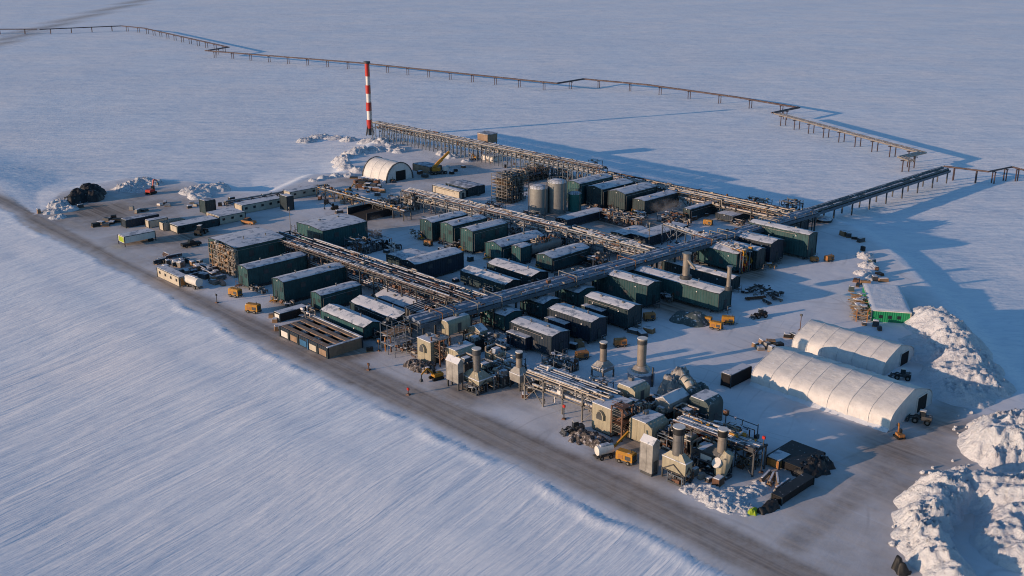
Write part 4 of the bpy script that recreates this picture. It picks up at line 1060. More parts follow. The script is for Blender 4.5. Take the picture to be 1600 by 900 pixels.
pipe_bridge('pipe_bridge', 'second stretch of the covered pipe bridge, leading to the tallest green module', p2, q2, 6.2, 5.2, 11, 3, seed=8)
p3, q3 = G(1264, 331, 3.4), G(1476, 264, 3.4)
pipe_bridge('pipe_bridge', 'open dark pipe bridge leaving the plant across the snow toward the pipeline', p3, q3, 3.2, 4.2, 9, 2, seed=9, deck_t=0.4, cover='steel', post='steel', rail=False)

def pipeline(label, pts, z, w=1.6, r=0.34, gap=16.0, pmat='rpipe', n=2):
    t = thing('pipeline', label, 'pipeline', (pts[0][0], pts[0][1]), 0.0)
    o = pts[0]; P_ = [(a - o[0], b - o[1]) for a, b in pts]
    for k in range(n):
        off = (k - (n - 1) / 2) * w / max(1, n - 0.3); line = []
        for i, (a, b) in enumerate(P_):
            d0 = (a - P_[i - 1][0], b - P_[i - 1][1]) if i else (P_[1][0] - a, P_[1][1] - b)
            d1 = (P_[i + 1][0] - a, P_[i + 1][1] - b) if i < len(P_) - 1 else d0
            n0 = Vector((-d0[1], d0[0])).normalized(); n1 = Vector((-d1[1], d1[0])).normalized(); m = (n0 + n1)
            m = m.normalized() if m.length > 0.3 else n0
            k_ = 1 / max(0.5, m.dot(n0)); line.append((a + m.x * off * k_, b + m.y * off * k_, z + r + 0.25))
        MB().path(line, r, 8).build('pipe', pmat, t)
    for i in range(len(P_) - 1):
        (a, b), (c, d) = P_[i], P_[i + 1]; L_ = dist((a, b), (c, d)); m = max(1, round(L_ / gap)); nx_, ny_ = -(d - b) / L_, (c - a) / L_
        for j in range(m):
            x = a + (c - a) * (j + 0.5) / m; y = b + (d - b) * (j + 0.5) / m; bb = MB()
            for s in (-1, 1): bb.bar((x + nx_ * s * w * 0.42, y + ny_ * s * w * 0.42, -3.2), (x + nx_ * s * w * 0.42, y + ny_ * s * w * 0.42, z + 0.1), 0.36)
            bb.bar((x - nx_ * w * 0.75, y - ny_ * w * 0.75, z + 0.12), (x + nx_ * w * 0.75, y + ny_ * w * 0.75, z + 0.12), 0.34, 0.3)
            bb.build('support', 'rpipe', t)
    return t
zp = 1.4
pipeline('far pipeline crossing under the striped flare stack, with a sharp step near the distant road', [G(u, v, zp) for u, v in [(62, 47), (190, 41.5), (225, 45), (357, 75), (322, 80.5), (560, 99.5), (870, 132), (912, 125), (1010, 134), (1150, 153.5), (1247, 170), (1207, 178.5)]], zp, 2.2, 0.38, 19)
pipeline('short far pipeline length beyond the distant road', [G(u, v, zp) for u, v in [(-60, 47), (58, 46.5)]], zp, 2.2, 0.38, 22)
pipeline('nearer pipeline length sloping down to the open pipe bridge', [G(u, v, zp) for u, v in [(1214, 180.5), (1440, 242), (1409, 249.5), (1424, 255)]], zp + 0.3, 3.4, 0.42, 12, n=3, pmat='insul')
pipeline('thin single pipeline zigzagging away from the end of the open pipe bridge', [G(u, v, zp) for u, v in [(1474, 263), (1544, 271.5), (1581, 264), (1600, 269), (1720, 290)]], zp + 0.2, 1.2, 0.34, 9, n=1, pmat='rpipe')

# ---- flare stack
X, Y = G(578, 206)
t = thing('flare_stack', 'red and white striped flare stack, the tallest thing on the site', 'flare stack', (X, Y))
zs = [zat(X, Y, v) for v in (200, 187, 173, 160, 146, 133, 119, 99)]
zs[0] = max(1.5, zs[0])
for i in range(7):
    red = i % 2 == 0
    rr = (1.35 if red else 1.05) * (1 - 0.035 * i)
    b = MB(); b.tube((0, 0, zs[i]), (0, 0, zs[i + 1]), rr, 16); b.build('red_band' if red else 'white_band', 'red' if red else 'stackw', t)
b = MB(); b.tube((0, 0, zs[7]), (0, 0, zs[7] + 0.9), 1.5, 14); b.build('flare_tip', 'steel', t)
b = MB(); b.tube((0, 0, -1.5), (0, 0, zs[0]), 0.8, 12)
for s in (-1, 1):
    b.bar((s * 2.2, 0, -1.5), (s * 0.6, 0, 6), 0.3); b.bar((0, s * 2.2, -1.5), (0, s * 0.6, 6), 0.3)
b.build('base_frame', 'steel', t)
b = MB(); b.bar((1.6, 0.25, 0), (1.25, 0.25, zs[7]), 0.12); b.bar((1.6, -0.25, 0), (1.25, -0.25, zs[7]), 0.12)
for k in range(30): b.bar((1.5, -0.25, 1 + k), (1.5, 0.25, 1 + k), 0.08)
b.build('ladder', 'steel', t)

# ---- tower house on the trestle
cx, cy, la, lb, zt = frame_px(762, 211, 249, 746, 777, z0=0.0)
t = thing('valve_tower', 'boxy valve tower straddling the trestle, snow on its roof', 'tower', (cx, cy))
for a in (-1, 1):
    for b_ in (-1, 1): MB().bar((a * la * 0.45, b_ * lb * 0.45, -0.2), (a * la * 0.45, b_ * lb * 0.45, zt), 0.3).build('leg', 'steel', t)
MB().bx(-la / 2, la / 2, -lb / 2, lb / 2, zt - 3.4, zt).build('house', 'brown', t)
MB().bx(-la / 2 - 0.2, la / 2 + 0.2, -lb / 2 - 0.2, lb / 2 + 0.2, zt + 0.003, zt + 0.25).build('roof', 'dsnow', t)
b = MB(); clutter(b, random.Random(3), -la / 2, la / 2, -lb / 2, lb / 2, 0.5, zt - 2.7, 60); b.build('piping', ['rust', 'steel', 'galv', 'wood'], t)
b = MB()
for k in range(5): b.bar((-la * 0.3 + k * 0.8, 0, zt), (-la * 0.3 + k * 0.8, 0, zt + 0.9), 0.1)
b.build('mast', 'steel', t)

# ---- scaffolded process tower and tanks
def scaffold(name, label, u, vt, vb, ua, ub, lv, mats_, n, seed, mat='galv', roof=False):
    cx, cy, la, lb, zt = frame_px(u, vt, vb, ua, ub, z0=0.0); rng = random.Random(seed)
    t = thing(name, label, 'process tower', (cx, cy)); nx_ = max(2, int(la / 2.2)); ny_ = max(2, int(lb / 2.2))
    b = MB()
    for i in range(nx_ + 1):
        for j in range(ny_ + 1): b.bar((-la / 2 + la * i / nx_, -lb / 2 + lb * j / ny_, 0), (-la / 2 + la * i / nx_, -lb / 2 + lb * j / ny_, zt), 0.13)
    b.build('standard', mat, t)
    for k in range(1, lv + 1):
        z = zt * k / lv; b = MB()
        for i in range(nx_ + 1): b.bar((-la / 2 + la * i / nx_, -lb / 2, z), (-la / 2 + la * i / nx_, lb / 2, z), 0.1)
        for j in range(ny_ + 1): b.bar((-la / 2, -lb / 2 + lb * j / ny_, z), (la / 2, -lb / 2 + lb * j / ny_, z), 0.1)
        b.build('ledger', mat, t)
        if k < lv or roof: MB().bx(-la / 2, la / 2 * rng.uniform(0.2, 1), -lb / 2, lb / 2, z + 0.06, z + 0.12).build('deck', rng.choice(['wood', 'dsnow', 'galv']), t)
    b = MB(); clutter(b, rng, -la / 2 + 0.2, la / 2 - 0.2, -lb / 2 + 0.2, lb / 2 - 0.2, 0.2, zt + 0.6, n, rmin=0.08, rmax=0.3); b.build('piping', mats_, t)
    return t
scaffold('process_tower', 'open lattice process tower packed with pipes, next to the upright grey tanks', 792, 276, 321, 768, 826, 9, ['insul', 'steel', 'steel', 'galv'], 330, 5, 'galv')
scaffold('process_tower', 'dark low lattice structure behind the open process tower and tanks', 812, 271, 290, 790, 862, 4, ['steel', 'rust', 'green2', 'galv'], 90, 6, 'steel')
scaffold('pipe_scaffold', 'stepped pipe frame covering the end wall of the square snow-roofed house', 366, 393, 435, 325, 370.5, 5, ['insul', 'wood', 'galv', 'insul'], 230, 7, 'insul')
scaffold('pipe_scaffold', 'frost-covered steel frame of white pipes near the ramped pit', 642, 306, 331, 626, 655, 4, ['galv', 'insul', 'stackw', 'steel'], 110, 8, 'galv')
scaffold('steel_scaffold', 'empty three-level steel frame between the brown-topped pits and the beige house', 617.4, 513, 559, 594, 652, 3, ['steel', 'rust', 'orange', 'galv'], 22, 9, 'bsteel')
scaffold('steel_scaffold', 'dark elevated pipe table next to the black pile of sheeting', 1078, 655, 676, 1062, 1090, 2, ['steel', 'galv', 'insul', 'steel'], 20, 10, 'steel')
scaffold('steel_scaffold', 'raised dark pipe table with snow on its deck behind the sign-fronted exhaust housing', 1172, 708, 739, 1150, 1192, 3, ['galv', 'steel', 'insul', 'rust'], 55, 11, 'steel')

def tank(label, u, vtop, vbot, hw, mat='grey', dome=0.9, snow=True):
    X, Y = G(u, vbot); fw = Y * cos(TH) + H * sin(TH); r = hw * fw / F; h = zat(X, Y, vtop)
    t = thing('storage_tank', label, 'tank', (X, Y))
    b = MB(); b.tube((0, 0, -0.1), (0, 0, h), r, 28, cap=True); b.build('shell', mat, t)
    b = MB()
    for k in (0.25, 0.5, 0.75): b.tube((0, 0, h * k), (0, 0, h * k + 0.09), r + 0.05, 28)
    b.build('stiffener_ring', mat, t)
    MB().dome((0, 0, h), r * 1.01, dome, 24, 4).build('roof', 'rsnow' if snow else mat, t)
    b = MB(); n = 18
    for k in range(n):
        a = 2 * pi * k / n; b.bar((r * cos(a), r * sin(a), h), (r * cos(a), r * sin(a), h + 1.1), 0.06)
        b.bar((r * cos(a), r * sin(a), h + 1.1), (r * cos(a + 2 * pi / n), r * sin(a + 2 * pi / n), h + 1.1), 0.06)
    b.build('handrail', 'galv', t)
    b = MB(); b.bar((r + 0.15, -0.25, 0), (r + 0.15, -0.25, h + 1), 0.07); b.bar((r + 0.15, 0.25, 0), (r + 0.15, 0.25, h + 1), 0.07)
    b.path([(-r * 0.5, -r - 0.2, 0), (-r * 0.5, -r - 0.2, h), (-r * 0.3, -r * 0.5, h + 0.6)], 0.12); b.build('ladder', 'galv', t)
    return t
tank('grey upright tank with snow-dusted domed top, nearer the lattice process tower', 841.5, 293, 333, 14.5)
tank('grey upright tank, slightly taller, between its twin and the teal tank', 870, 284, 331, 15)
tank('narrow teal upright tank beside two grey ones', 897.5, 302, 329, 10.5, 'teal', 0.6)
tank('small white round tank tucked behind the second green module by the piped house', 487.5, 403, 424, 7.5, 'beige2', 0.3)

# ---- horizontal vessel
X, Y = G(828, 405); L_ = 11.0
t = thing('pressure_vessel', 'horizontal grey pressure vessel with rounded pale end, lying between green modules', 'vessel', (X, Y))
b = MB(); b.tube((0, 0, 2.9), (0, L_, 2.9), 1.55, 24); b.build('shell', 'grey', t)
for y, s in ((0, -1), (L_, 1)):
    vs = []; n = 20; m2 = 5
    for j in range(m2 + 1):
        a2 = pi / 2 * j / m2
        for i in range(n): a = 2 * pi * i / n; vs.append((1.55 * cos(a2) * cos(a), y + s * 0.9 * sin(a2), 2.9 + 1.55 * cos(a2) * sin(a)))
    MB().add(vs, [(j * n + i, j * n + (i + 1) % n, (j + 1) * n + (i + 1) % n, (j + 1) * n + i) for j in range(m2) for i in range(n)], 0, True).build('end_cap', 'wrap', t)
for y in (2, 9): MB().bx(-1.3, 1.3, y - 0.25, y + 0.25, 0, 1.9).build('saddle', 'steel', t)
b = MB(); clutter(b, random.Random(8), -1.3, 1.3, 0.5, L_ - 0.5, 4.2, 5.6, 34); b.build('fittings', ['insul', 'galv', 'rust', 'rust'], t)
b = MB(); b.tube((0.3, 3, 4.4), (0.3, 3, 6.4), 0.35, 10); b.build('nozzle', 'galv', t)

# ---- flues standing up from roofs
def flue(label, u, vt, vb, zb, r, mat='insul', arm=None):
    X, Y = G(u, vb, zb); h = zat(X, Y, vt); t = thing('flue', label, 'flue', (X, Y, zb))
    h -= zb
    MB().tube((0, 0, -0.6), (0, 0, h), r, 14).build('pipe', mat, t)
    MB().tube((0, 0, h), (0, 0, h + 0.35), r * 1.35, 14).build('cap', 'galv', t)
    MB().tube((0, 0, -0.5), (0, 0, 0.4), r * 1.7, 14).build('base_ring', 'steel', t)
    if arm: MB().path([(0, -r * 0.4, h * 0.85), arm], r * 0.45).build('side_duct', mat, t)
    return t
flue('thick round flue rising through the roof of the longest green module', 1071.5, 397, 432, 7.6, 0.85, 'insul', (2.5, 0.2, 2.4))
flue('slim pale flue at the near corner of the longest green module', 1138, 418, 450, 6.8, 0.5, 'insul')

# ---- compressor trains
def house(label, u, vt, vb, ua, ub, mat='beige', roof='flat', z0=0.3, name='compressor_house', dk=None, hood=False, legs=0, vents=1, group=None):
    cx, cy, la, lb, zt = frame_px(u, vt, vb, ua, ub, z0=z0)
    t = thing(name, label, 'plant enclosure', (cx, cy), group=group); hx, hy = la / 2, lb / 2
    b = MB()
    if roof == 'arc':       # rounded shoulder on the far side
        pr = [(-hx, z0), (hx, z0)] + [(hx - la * 0.30 * (1 - cos(a)), zt - (zt - z0) * 0.30 + (zt - z0) * 0.30 * sin(a)) for a in [pi / 2 * k / 6 for k in range(7)]] + [(-hx + la * 0.05, zt), (-hx, zt - 0.3)]
        b.prism(pr, -hy, hy, 'y')
    elif roof == 'gable': gable(b, hx, -hy, hy, z0, zt, 0.9, 'y')
    elif roof == 'xgable': gable(b, hy, -hx, hx, z0, zt, 0.9, 'x')
    else: b.bx(-hx, hx, -hy, hy, z0, zt)
    b.build('wall', mat, t)
    s = MB()
    if roof == 'gable': s.prism([(-hx - 0.1, zt), (0, zt + 0.92), (hx + 0.1, zt), (hx + 0.1, zt + 0.14), (0, zt + 1.07), (-hx - 0.1, zt + 0.14)], -hy - 0.1, hy + 0.1, 'y')
    elif roof == 'xgable': s.prism([(-hy - 0.1, zt), (0, zt + 0.92), (hy + 0.1, zt), (hy + 0.1, zt + 0.14), (0, zt + 1.07), (-hy - 0.1, zt + 0.14)], -hx - 0.1, hx + 0.1, 'x')
    elif roof == 'arc': s.bx(-hx + la * 0.06, hx - la * 0.28, -hy - 0.05, hy + 0.05, zt + 0.003, zt + 0.14)
    else: s.bx(-hx - 0.08, hx + 0.08, -hy - 0.08, hy + 0.08, zt + 0.003, zt + 0.16)
    s.build('snow_cover', 'rsnow', t)
    # panel battens
    k = MB(); n = max(2, int(la / 1.6))
    for i in range(n + 1): x = -hx + la * i / n; k.bx(x - 0.05, x + 0.05, -hy - 0.04, -hy - 0.003, z0 + 0.05, zt - 0.35)
    k.bx(-hx, hx, -hy - 0.05, -hy - 0.002, z0, z0 + 0.12)
    k.build('batten', mat, t)
    if hood:
        hh = MB(); pr = [(-0.9, zt - 2.6), (0.9, zt - 2.6), (0.9, zt - 1.6), (0.45, zt - 1.0), (0, zt - 0.8), (-0.45, zt - 1.0), (-0.9, zt - 1.6)]
        hh.prism([(x - hx * 0.1, z) for x, z in pr], -hy - 0.55, -hy - 0.01, 'y'); h_ = hh.build('intake_hood', mat, t)
        MB().prism([(x * 0.7 - hx * 0.1, z * 1.0 + (0.12 if z < zt - 2 else -0.1)) for x, z in pr], -hy - 0.60, -hy - 0.56, 'y').build('louvre', 'steel', h_)
    if legs:
        for sx in (-1, 1):
            for sy in (-1, 1): MB().bar((sx * (hx - 0.2), sy * (hy - 0.2), -0.1), (sx * (hx - 0.2), sy * (hy - 0.2), z0), 0.28).build('leg', 'steel', t)
    else: MB().bx(-hx + 0.1, hx - 0.1, -hy + 0.1, hy - 0.1, -0.1, z0 - 0.003).build('plinth', 'steel', t)
    for i in range(vents):
        x = hx * (-0.5 + 0.8 * i); MB().box((x, hy * 0.2, zt + 0.45), (0.8, 0.8, 0.6)).build('vent', 'galv', t)
    d = MB(); d.bx(hx + 0.004, hx + 0.06, -0.5, 0.5, z0 + 0.1, z0 + min(2.1, (zt - z0) * 0.7)); d.build('door', 'steel', t)
    return t

def stair_tower(label, u, vt, vb, ua, ub, mat='rust', seed=1):
    cx, cy, la, lb, zt = frame_px(u, vt, vb, ua, ub, z0=0.0); rng = random.Random(seed)
    t = thing('stair_tower', label, 'stair tower', (cx, cy)); hx, hy = la / 2, lb / 2
    for sx in (-1, 1):
        for sy in (-1, 1): MB().bar((sx * hx, sy * hy, -0.1), (sx * hx, sy * hy, zt), 0.26).build('post', mat, t)
    lv = max(3, int(zt / 1.5))
    for k in range(1, lv + 1):
        z = zt * k / lv; b = MB()
        b.bx(-hx, hx, -hy, hy, z - 0.12, z - 0.04)
        b.bar((-hx, -hy, z + 0.6), (hx, -hy, z + 0.6), 0.08); b.bar((-hx, -hy, z + 0.95), (hx, -hy, z + 0.95), 0.08)
        b.build('landing', 'galv' if k % 2 else mat, t)
        z2 = zt * (k - 1) / lv; b = MB(); s = 1 if k % 2 else -1
        b.bar((-s * hx * 0.9, -hy * 0.3, z2), (s * hx * 0.9, -hy * 0.3, z - 0.1), 0.14, 0.3); b.bar((-s * hx * 0.9, hy * 0.5, z2), (s * hx * 0.9, hy * 0.5, z - 0.1), 0.14, 0.3)
        b.build('flight', mat, t)
    b = MB(); clutter(b, rng, -hx, hx, -hy, hy, 0.2, zt, 14, rmax=0.14); b.build('piping', ['insul', 'rust', 'galv', 'rpipe'], t)
    return t

# far train
house('tall narrow beige house with hooded intake, first of the train beside the empty steel frame', 673.5, 536, 569, 652, 693, hood=True, name='compressor_house')
stair_tower('rusty stair tower between two beige houses, with a yellow machine at its foot', 688, 532, 574, 674, 703, 'rust', 2)
house('beige house with slanted snowy roof and curved shaded side behind the pyramid-topped stack', 718, 551, 577, 696.5, 747, roof='arc')
house('raised beige filter house with half-round shaded end, topping the train near the covered bridge', 701, 504, 524, 690, 735, roof='arc', z0=3.6, legs=1, name='filter_house')
house('small beige box with snowy lid beside the raised filter house', 750, 519, 535, 731.5, 761, z0=1.4, legs=1, roof='gable', name='filter_house', vents=0)
house('pale snow-topped cabinet on thin legs between the yellow machine and the pyramid-topped stack', 716, 570, 600, 697, 724, mat='wrap', z0=1.6, legs=1, name='inlet_cabinet', vents=0, roof='xgable')
stack('snow-grey exhaust stack without collar on a wide X-braced hopper, pit-side train', 748.5, 596, 616, 721, 769, 545, 0.8, cap=False)
stack('slim pale exhaust stack with black collar on a casing in the pit-side train', 812, 587, 612, 796, 826, 550, 0.62, cap=True, brace=False, cyl_mat='insul', house='wrap')
stack('exhaust stack with black collar standing behind the pale linking rack', 942, 578, 596, 924, 960, 535, 0.68, brace=False, cyl_mat='insul', house='wrap')
X, Y = G(1001, 598)
t = thing('exhaust_stack', 'exhaust stack on a round snow-ringed drum, rising from open snow', 'exhaust stack', (X, Y))
MB().tube((0, 0, 0), (0, 0, 2.5), 2.7, 26).build('drum', 'duct', t)
MB().tube((0, 0, 2.5), (0, 0, 2.75), 2.85, 26).build('snow_cover', 'rsnow', t)
MB().tube((0, 0, 2.75), (0, 0, 3.9), 2.0, 22, r2=1.1).build('cone', 'insul', t)
zt_ = zat(X, Y, 529)
fl = MB().tube((0, 0, 3.8), (0, 0, zt_), 0.92, 20).build('flue', 'insul', t)
MB().tube((0, 0, zt_ - 1.1), (0, 0, zt_ - 0.3), 1.0, 20).build('band', 'steel', fl)
MB().tube((0, 0, zt_), (0, 0, zt_ + 0.14), 1.04, 20).build('cap', 'white', fl)
MB().bar((2.9, 0, 0), (2.9, 0, 4.2), 0.25).build('post', 'steel', t)
X, Y = G(1078, 640)
t = thing('elbow_duct', 'pale curved elbow duct standing beside the round-topped shelter', 'duct', (X, Y))
pts_ = [(0, 0, 0.5), (0, 0, 3.2), (-0.3, 0.2, 4.2), (-1.2, 0.6, 4.9), (-2.4, 1.0, 5.0)]
MB().path(pts_, 0.95, 14).build('casing', 'beige2', t)
MB().tube(pts_[-1], (-2.7, 1.1, 5.0), 1.1, 14).build('flange', 'wrap', t)
# near train
house('tall beige house with hooded intake at the head of the junction-side train', 955.3, 641, 681, 926, 988, hood=True)
stair_tower('rusty stair tower between the beige houses of the junction-side train', 971, 640, 690, 956, 988, 'rust', 4)
house('big beige house with snowy top and rounded shoulder in the junction-side train', 1017.5, 666, 698, 984, 1046, roof='arc')
house('raised beige filter house with tall louvred end, above the junction-side train', 991.5, 609, 630, 965.5, 1016, roof='arc', z0=3.8, legs=1, name='filter_house')
house('pale gabled filter house half covered in snow in the middle of the junction-side train', 1045, 632, 650, 1025, 1076, roof='gable', z0=2.4, legs=1, name='filter_house', mat='wrap', vents=0)
house('grey-green round-topped shelter closing the back of the junction-side train', 1106, 630, 668, 1078, 1131, roof='arc', mat='tarp', name='round_shelter', vents=0)
house('snow-capped wrapped cabinet between the yellow generator and the X-braced stack', 1018, 697, 741, 1001, 1031, mat='wrap', roof='xgable', name='inlet_cabinet', vents=0, z0=0.6)
stack('thick exhaust stack with black collar on an X-braced hopper', 1069.5, 726, 760, 1035, 1082, 667, 0.9)
stack('exhaust stack with black collar rising over a dark housing with a pale sign panel', 1128, 716, 748, 1092, 1146, 671, 0.74, house='steel', sign=True, brace=False, offs=(1.6, -0.8), cyl_mat='insul')
X, Y = G(1128, 744)
t = thing('curved_duct', 'bulbous curved duct with pale round cover leaning against the last exhaust stack', 'duct', (X, Y))
b = MB(); b.tube((0, -0.6, 0.6), (0.2, -0.3, 2.6), 1.0, 16, r2=1.35); b.tube((0.2, -0.3, 2.6), (0.9, 0.3, 4.6), 1.35, 16, r2=0.9); b.build('casing', 'beige', t)
MB().tube((-0.1, -1.45, 2.9), (-0.15, -1.7, 3.1), 0.9, 16).build('cover_plate', 'white', t)
MB().bx(-1.2, 1.4, -0.9, 0.9, -0.05, 0.5).build('base_frame', 'steel', t)

mound('wrapped_equipment', 'lumpy equipment under pale frozen sheeting behind the raised filter house', [(1044, 612, 2.0, 3.0), (1060, 606, 2.3, 3.7), (1076, 610, 1.7, 2.6)], 'covered equipment', lump=0.9, lscale=1.1, step=0.25, mat='wrap', seed=5)
mound('wrapped_equipment', 'frosted rounded cover with a pale hump next to the round-topped shelter', [(1080, 640, 2.4, 4.6), (1092, 634, 2.0, 4.2)], 'covered equipment', lump=0.6, lscale=0.9, step=0.25, mat='tarp', seed=6)
mound('wrapped_equipment', 'grey tarpaulin-covered hump lying at the foot of the longest green module', [(1068, 500, 2.6, 1.9), (1088, 503, 3.0, 2.1)], 'covered equipment', lump=0.25, lscale=0.6, step=0.25, mat='tarp', seed=8)
mound('black_pile', 'large heap of black tarpaulin at the tip of the yard near the road', [(122, 312, 3.6, 3.04), (140, 305, 4.0, 3.36), (147, 312, 3, 2.56), (116, 317, 2.6, 2.40)], 'tarpaulin heap', lump=0.9, lscale=0.7, step=0.3, mat='black', seed=9)
mound('black_pile', 'dark ragged debris with broken snow at the outer end of the open dark bed', [(1262, 738, 1.8, 1.3), (1274, 732, 2.0, 1.7), (1283, 728, 1.6, 1.4), (1252, 742, 1.2, 0.9)], 'debris pile', lump=0.7, lscale=1.1, step=0.2, mat='black', seed=10)
mound('black_pile', 'thin tail of black sheeting between the long dark trough and the lime-green sheet', [(1207, 792, 1.3, 1.1), (1199, 797, 1.0, 0.8), (1190, 800, 0.9, 0.6)], 'sheeting pile', lump=0.4, lscale=1.0, step=0.18, mat='black', seed=12)
mound('lime_sheet', 'small crumpled lime-green sheet at the road end of the black windrow', [(1177, 803, 0.75, 0.7), (1181, 801, 0.6, 0.6)], 'plastic sheet', lump=0.35, lscale=1.9, step=0.1, mat='lime', seed=13)
mound('rubble_pile', 'pile of broken frozen lumps below the hooded house of the junction-side train', [(908, 684, 1.8, 0.9), (922, 688, 2.0, 1.1), (938, 694, 1.8, 0.9)], 'rubble pile', lump=0.6, lscale=1.3, step=0.18, mat='rock', seed=14)
mound('rubble_pile', 'heap of dark frozen lumps beside the first tall beige house of the pit-side train', [(645, 571, 1.8, 0.9), (658, 575, 2.0, 0.9), (668, 574, 1.6, 0.8)], 'rubble pile', lump=0.6, lscale=1.3, step=0.18, mat='rock', seed=15)

# ---- snow heaps
mound('snow_pile', 'huge ploughed snow pile with deep folds, beside the road junction', [(1440, 838, 3.4, 2.8), (1444, 818, 3.6, 3.1), (1456, 798, 3.8, 3.3), (1478, 778, 4.2, 3.6), (1502, 768, 4, 3.3), (1456, 862, 3.4, 2.8), (1474, 888, 3.4, 2.8), (1490, 912, 3.2, 2.6), (1538, 778, 4.8, 3.6), (1578, 790, 5.5, 4.0), (1625, 800, 7, 4.4), (1596, 830, 5, 3.0), (1566, 846, 3.6, 2.2), (1612, 866, 5.5, 2.6)], lump=1.0, lscale=0.24, step=0.26, seed=21)
mound('snow_pile', 'steep ploughed snow pile behind the huge one, beside the curving track', [(1541, 694, 3.8, 4.4), (1552, 703, 4.6, 4.8), (1580, 706, 6.0, 5.2), (1618, 706, 7, 5.2), (1548, 676, 3.2, 3.2), (1590, 680, 5, 4.0), (1532, 708, 2.6, 2.4), (1560, 722, 3.0, 2.6)], lump=1.0, lscale=0.26, step=0.26, seed=22)
mound('snow_pile', 'long curved bank of ploughed snow with a lit crest beyond the two long tents', [(1443, 503, 4.5, 3.4), (1458, 512, 5.0, 4.2), (1475, 528, 5.5, 4.4), (1492, 548, 6, 4.2), (1510, 575, 6, 3.4), (1522, 600, 6, 2.8), (1500, 618, 5, 1.8), (1465, 555, 6, 1.8), (1450, 535, 5, 1.5), (1490, 590, 6, 2.0)], lump=0.75, lscale=0.26, step=0.3, seed=23)
mound('snow_pile', 'low churned snow heap in front of the last exhaust stack', [(1085, 765, 2.6, 0.35), (1105, 772, 3.0, 0.55), (1125, 780, 3.0, 0.7), (1145, 790, 2.8, 0.6), (1165, 798, 2.2, 0.4), (1150, 772, 2.6, 0.5), (1175, 768, 2.2, 0.6), (1190, 760, 2.0, 0.4)], lump=0.42, lscale=0.5, step=0.18, seed=24)
mound('snow_pile', 'thin ridge of pushed snow running up to the foot of the flare stack', [(478, 212, 4, 1.08), (500, 206, 4.5, 1.32), (520, 208, 4, 1.08), (545, 212, 4, 1.20), (572, 217, 4, 1.20), (596, 222, 4, 1.08), (612, 228, 3.5, 0.78)], lump=0.8, lscale=0.35, step=0.5, seed=25)
mound('snow_pile', 'curved bank of pushed snow wrapping behind the half-round tent', [(532, 255, 3.5, 1.26), (536, 246, 4, 1.82), (548, 240, 4.5, 2.24), (565, 238, 4, 1.96), (585, 236, 4, 1.68), (605, 234, 4, 1.54), (625, 237, 3.5, 1.12), (540, 263, 3.5, 1.26), (558, 267, 3, 0.98)], lump=0.8, lscale=0.4, step=0.45, seed=26)
mound('snow_pile', 'ragged snow heap next to the black tarpaulin heap', [(88, 322, 3, 1.20), (98, 318, 3.4, 1.32), (104, 328, 3, 0.96), (80, 332, 2.6, 0.72), (92, 340, 3.0, 0.60)], lump=0.7, lscale=0.5, step=0.35, seed=27)
mound('snow_pile', 'rubbly snow heap behind the red machine', [(195, 296, 3.5, 0.88), (208, 290, 4, 1.32), (225, 286, 4, 1.54), (240, 288, 3.5, 1.21), (215, 298, 3.2, 0.66)], lump=1.0, lscale=0.55, step=0.35, seed=28)
mound('snow_pile', 'flat-topped block of stockpiled snow behind the grey-roofed camp sheds', [(305, 300, 5, 1.43), (320, 298, 5, 1.59), (338, 296, 4.5, 1.59), (345, 290, 3, 1.43), (312, 308, 4, 1.10)], lump=0.6, lscale=0.4, step=0.4, seed=29, power=3.0)
mound('snow_pile', 'ragged snow and debris bank between the log stack and the outer snow plain', [(1352, 402, 2.4, 1.0), (1358, 416, 2.6, 1.0), (1350, 428, 2.4, 0.9), (1366, 436, 2.4, 0.8)], lump=0.5, lscale=0.6, step=0.3, seed=30)
mound('snow_pile', 'thin scatter of pushed snow along the edge behind the long camp sheds', [(490, 283, 2.0, 0.8), (505, 279, 2.2, 1.0), (525, 276, 2.2, 1.1), (545, 275, 2.2, 0.9)], lump=0.5, lscale=0.6, step=0.35, seed=31)
mound('snow_pile', 'snowy mound crowded with debris below the log-end of the green container', [(690, 241, 2.5, 1.2), (705, 246, 2.6, 1.1), (730, 252, 2.4, 0.9)], lump=0.6, lscale=0.6, step=0.4, seed=32)['label'] = 'low lumpy snow mounds under the trestle near the yellow mobile crane'
# ---- camp sheds, trailers and containers
container('wheeled white trailer with a lime-green tail panel, standing alone on the yard', 195, 371, 380.5, 184, 242, 'white', 'box_trailer', end='lime', z0=1.0, cat='trailer', wheels=True)
container('dark blue container with snow-free roof, behind the wheeled white trailer', 197.5, 345, 356, 189, 248, 'navy', snow='dsnow')
container('first grey-beige camp shed next to the dark blue container', 233.5, 346, 356, 226.5, 262, 'beige2', 'camp_shed', cat='shed')
container('second camp shed with dark green flat roof and pale end', 256, 349, 360.5, 248.3, 288, 'beige2', 'camp_shed', cat='shed', roofm='green2', snow=None)
container('long third camp shed with a grey-green side, in front of a black loader', 278.6, 354.5, 365, 264.4, 341, 'green2', 'camp_shed', end='beige2', cat='shed', win=4)
container('low brown-fronted camp shed at the corner of the camp row', 343.5, 339.5, 351, 322, 383, 'beige2', 'camp_shed', end='brown', cat='shed', win=3)
container('small upright green box behind the corner of the camp row', 322, 315, 334, 311, 336, 'green2', 'green_box', cat='box', snow='dsnow')
container('long low snowy shed in the camp row, leading away to the machinery', 379, 322, 334, 366, 441, 'beige2', 'camp_shed', cat='shed', win=5)
container('low shed with broken snowy roof last along the camp row', 454, 301, 311, 443, 497, 'beige2', 'camp_shed', cat='shed', win=3)
container('tall dark box standing at the gap in the camp row', 449, 308, 329, 437, 458, 'trim', 'dark_box', cat='box')
container('long low black container with white end cap beside the brown-topped pits', 438, 491.5, 503, 428, 481, 'pit', end='white')
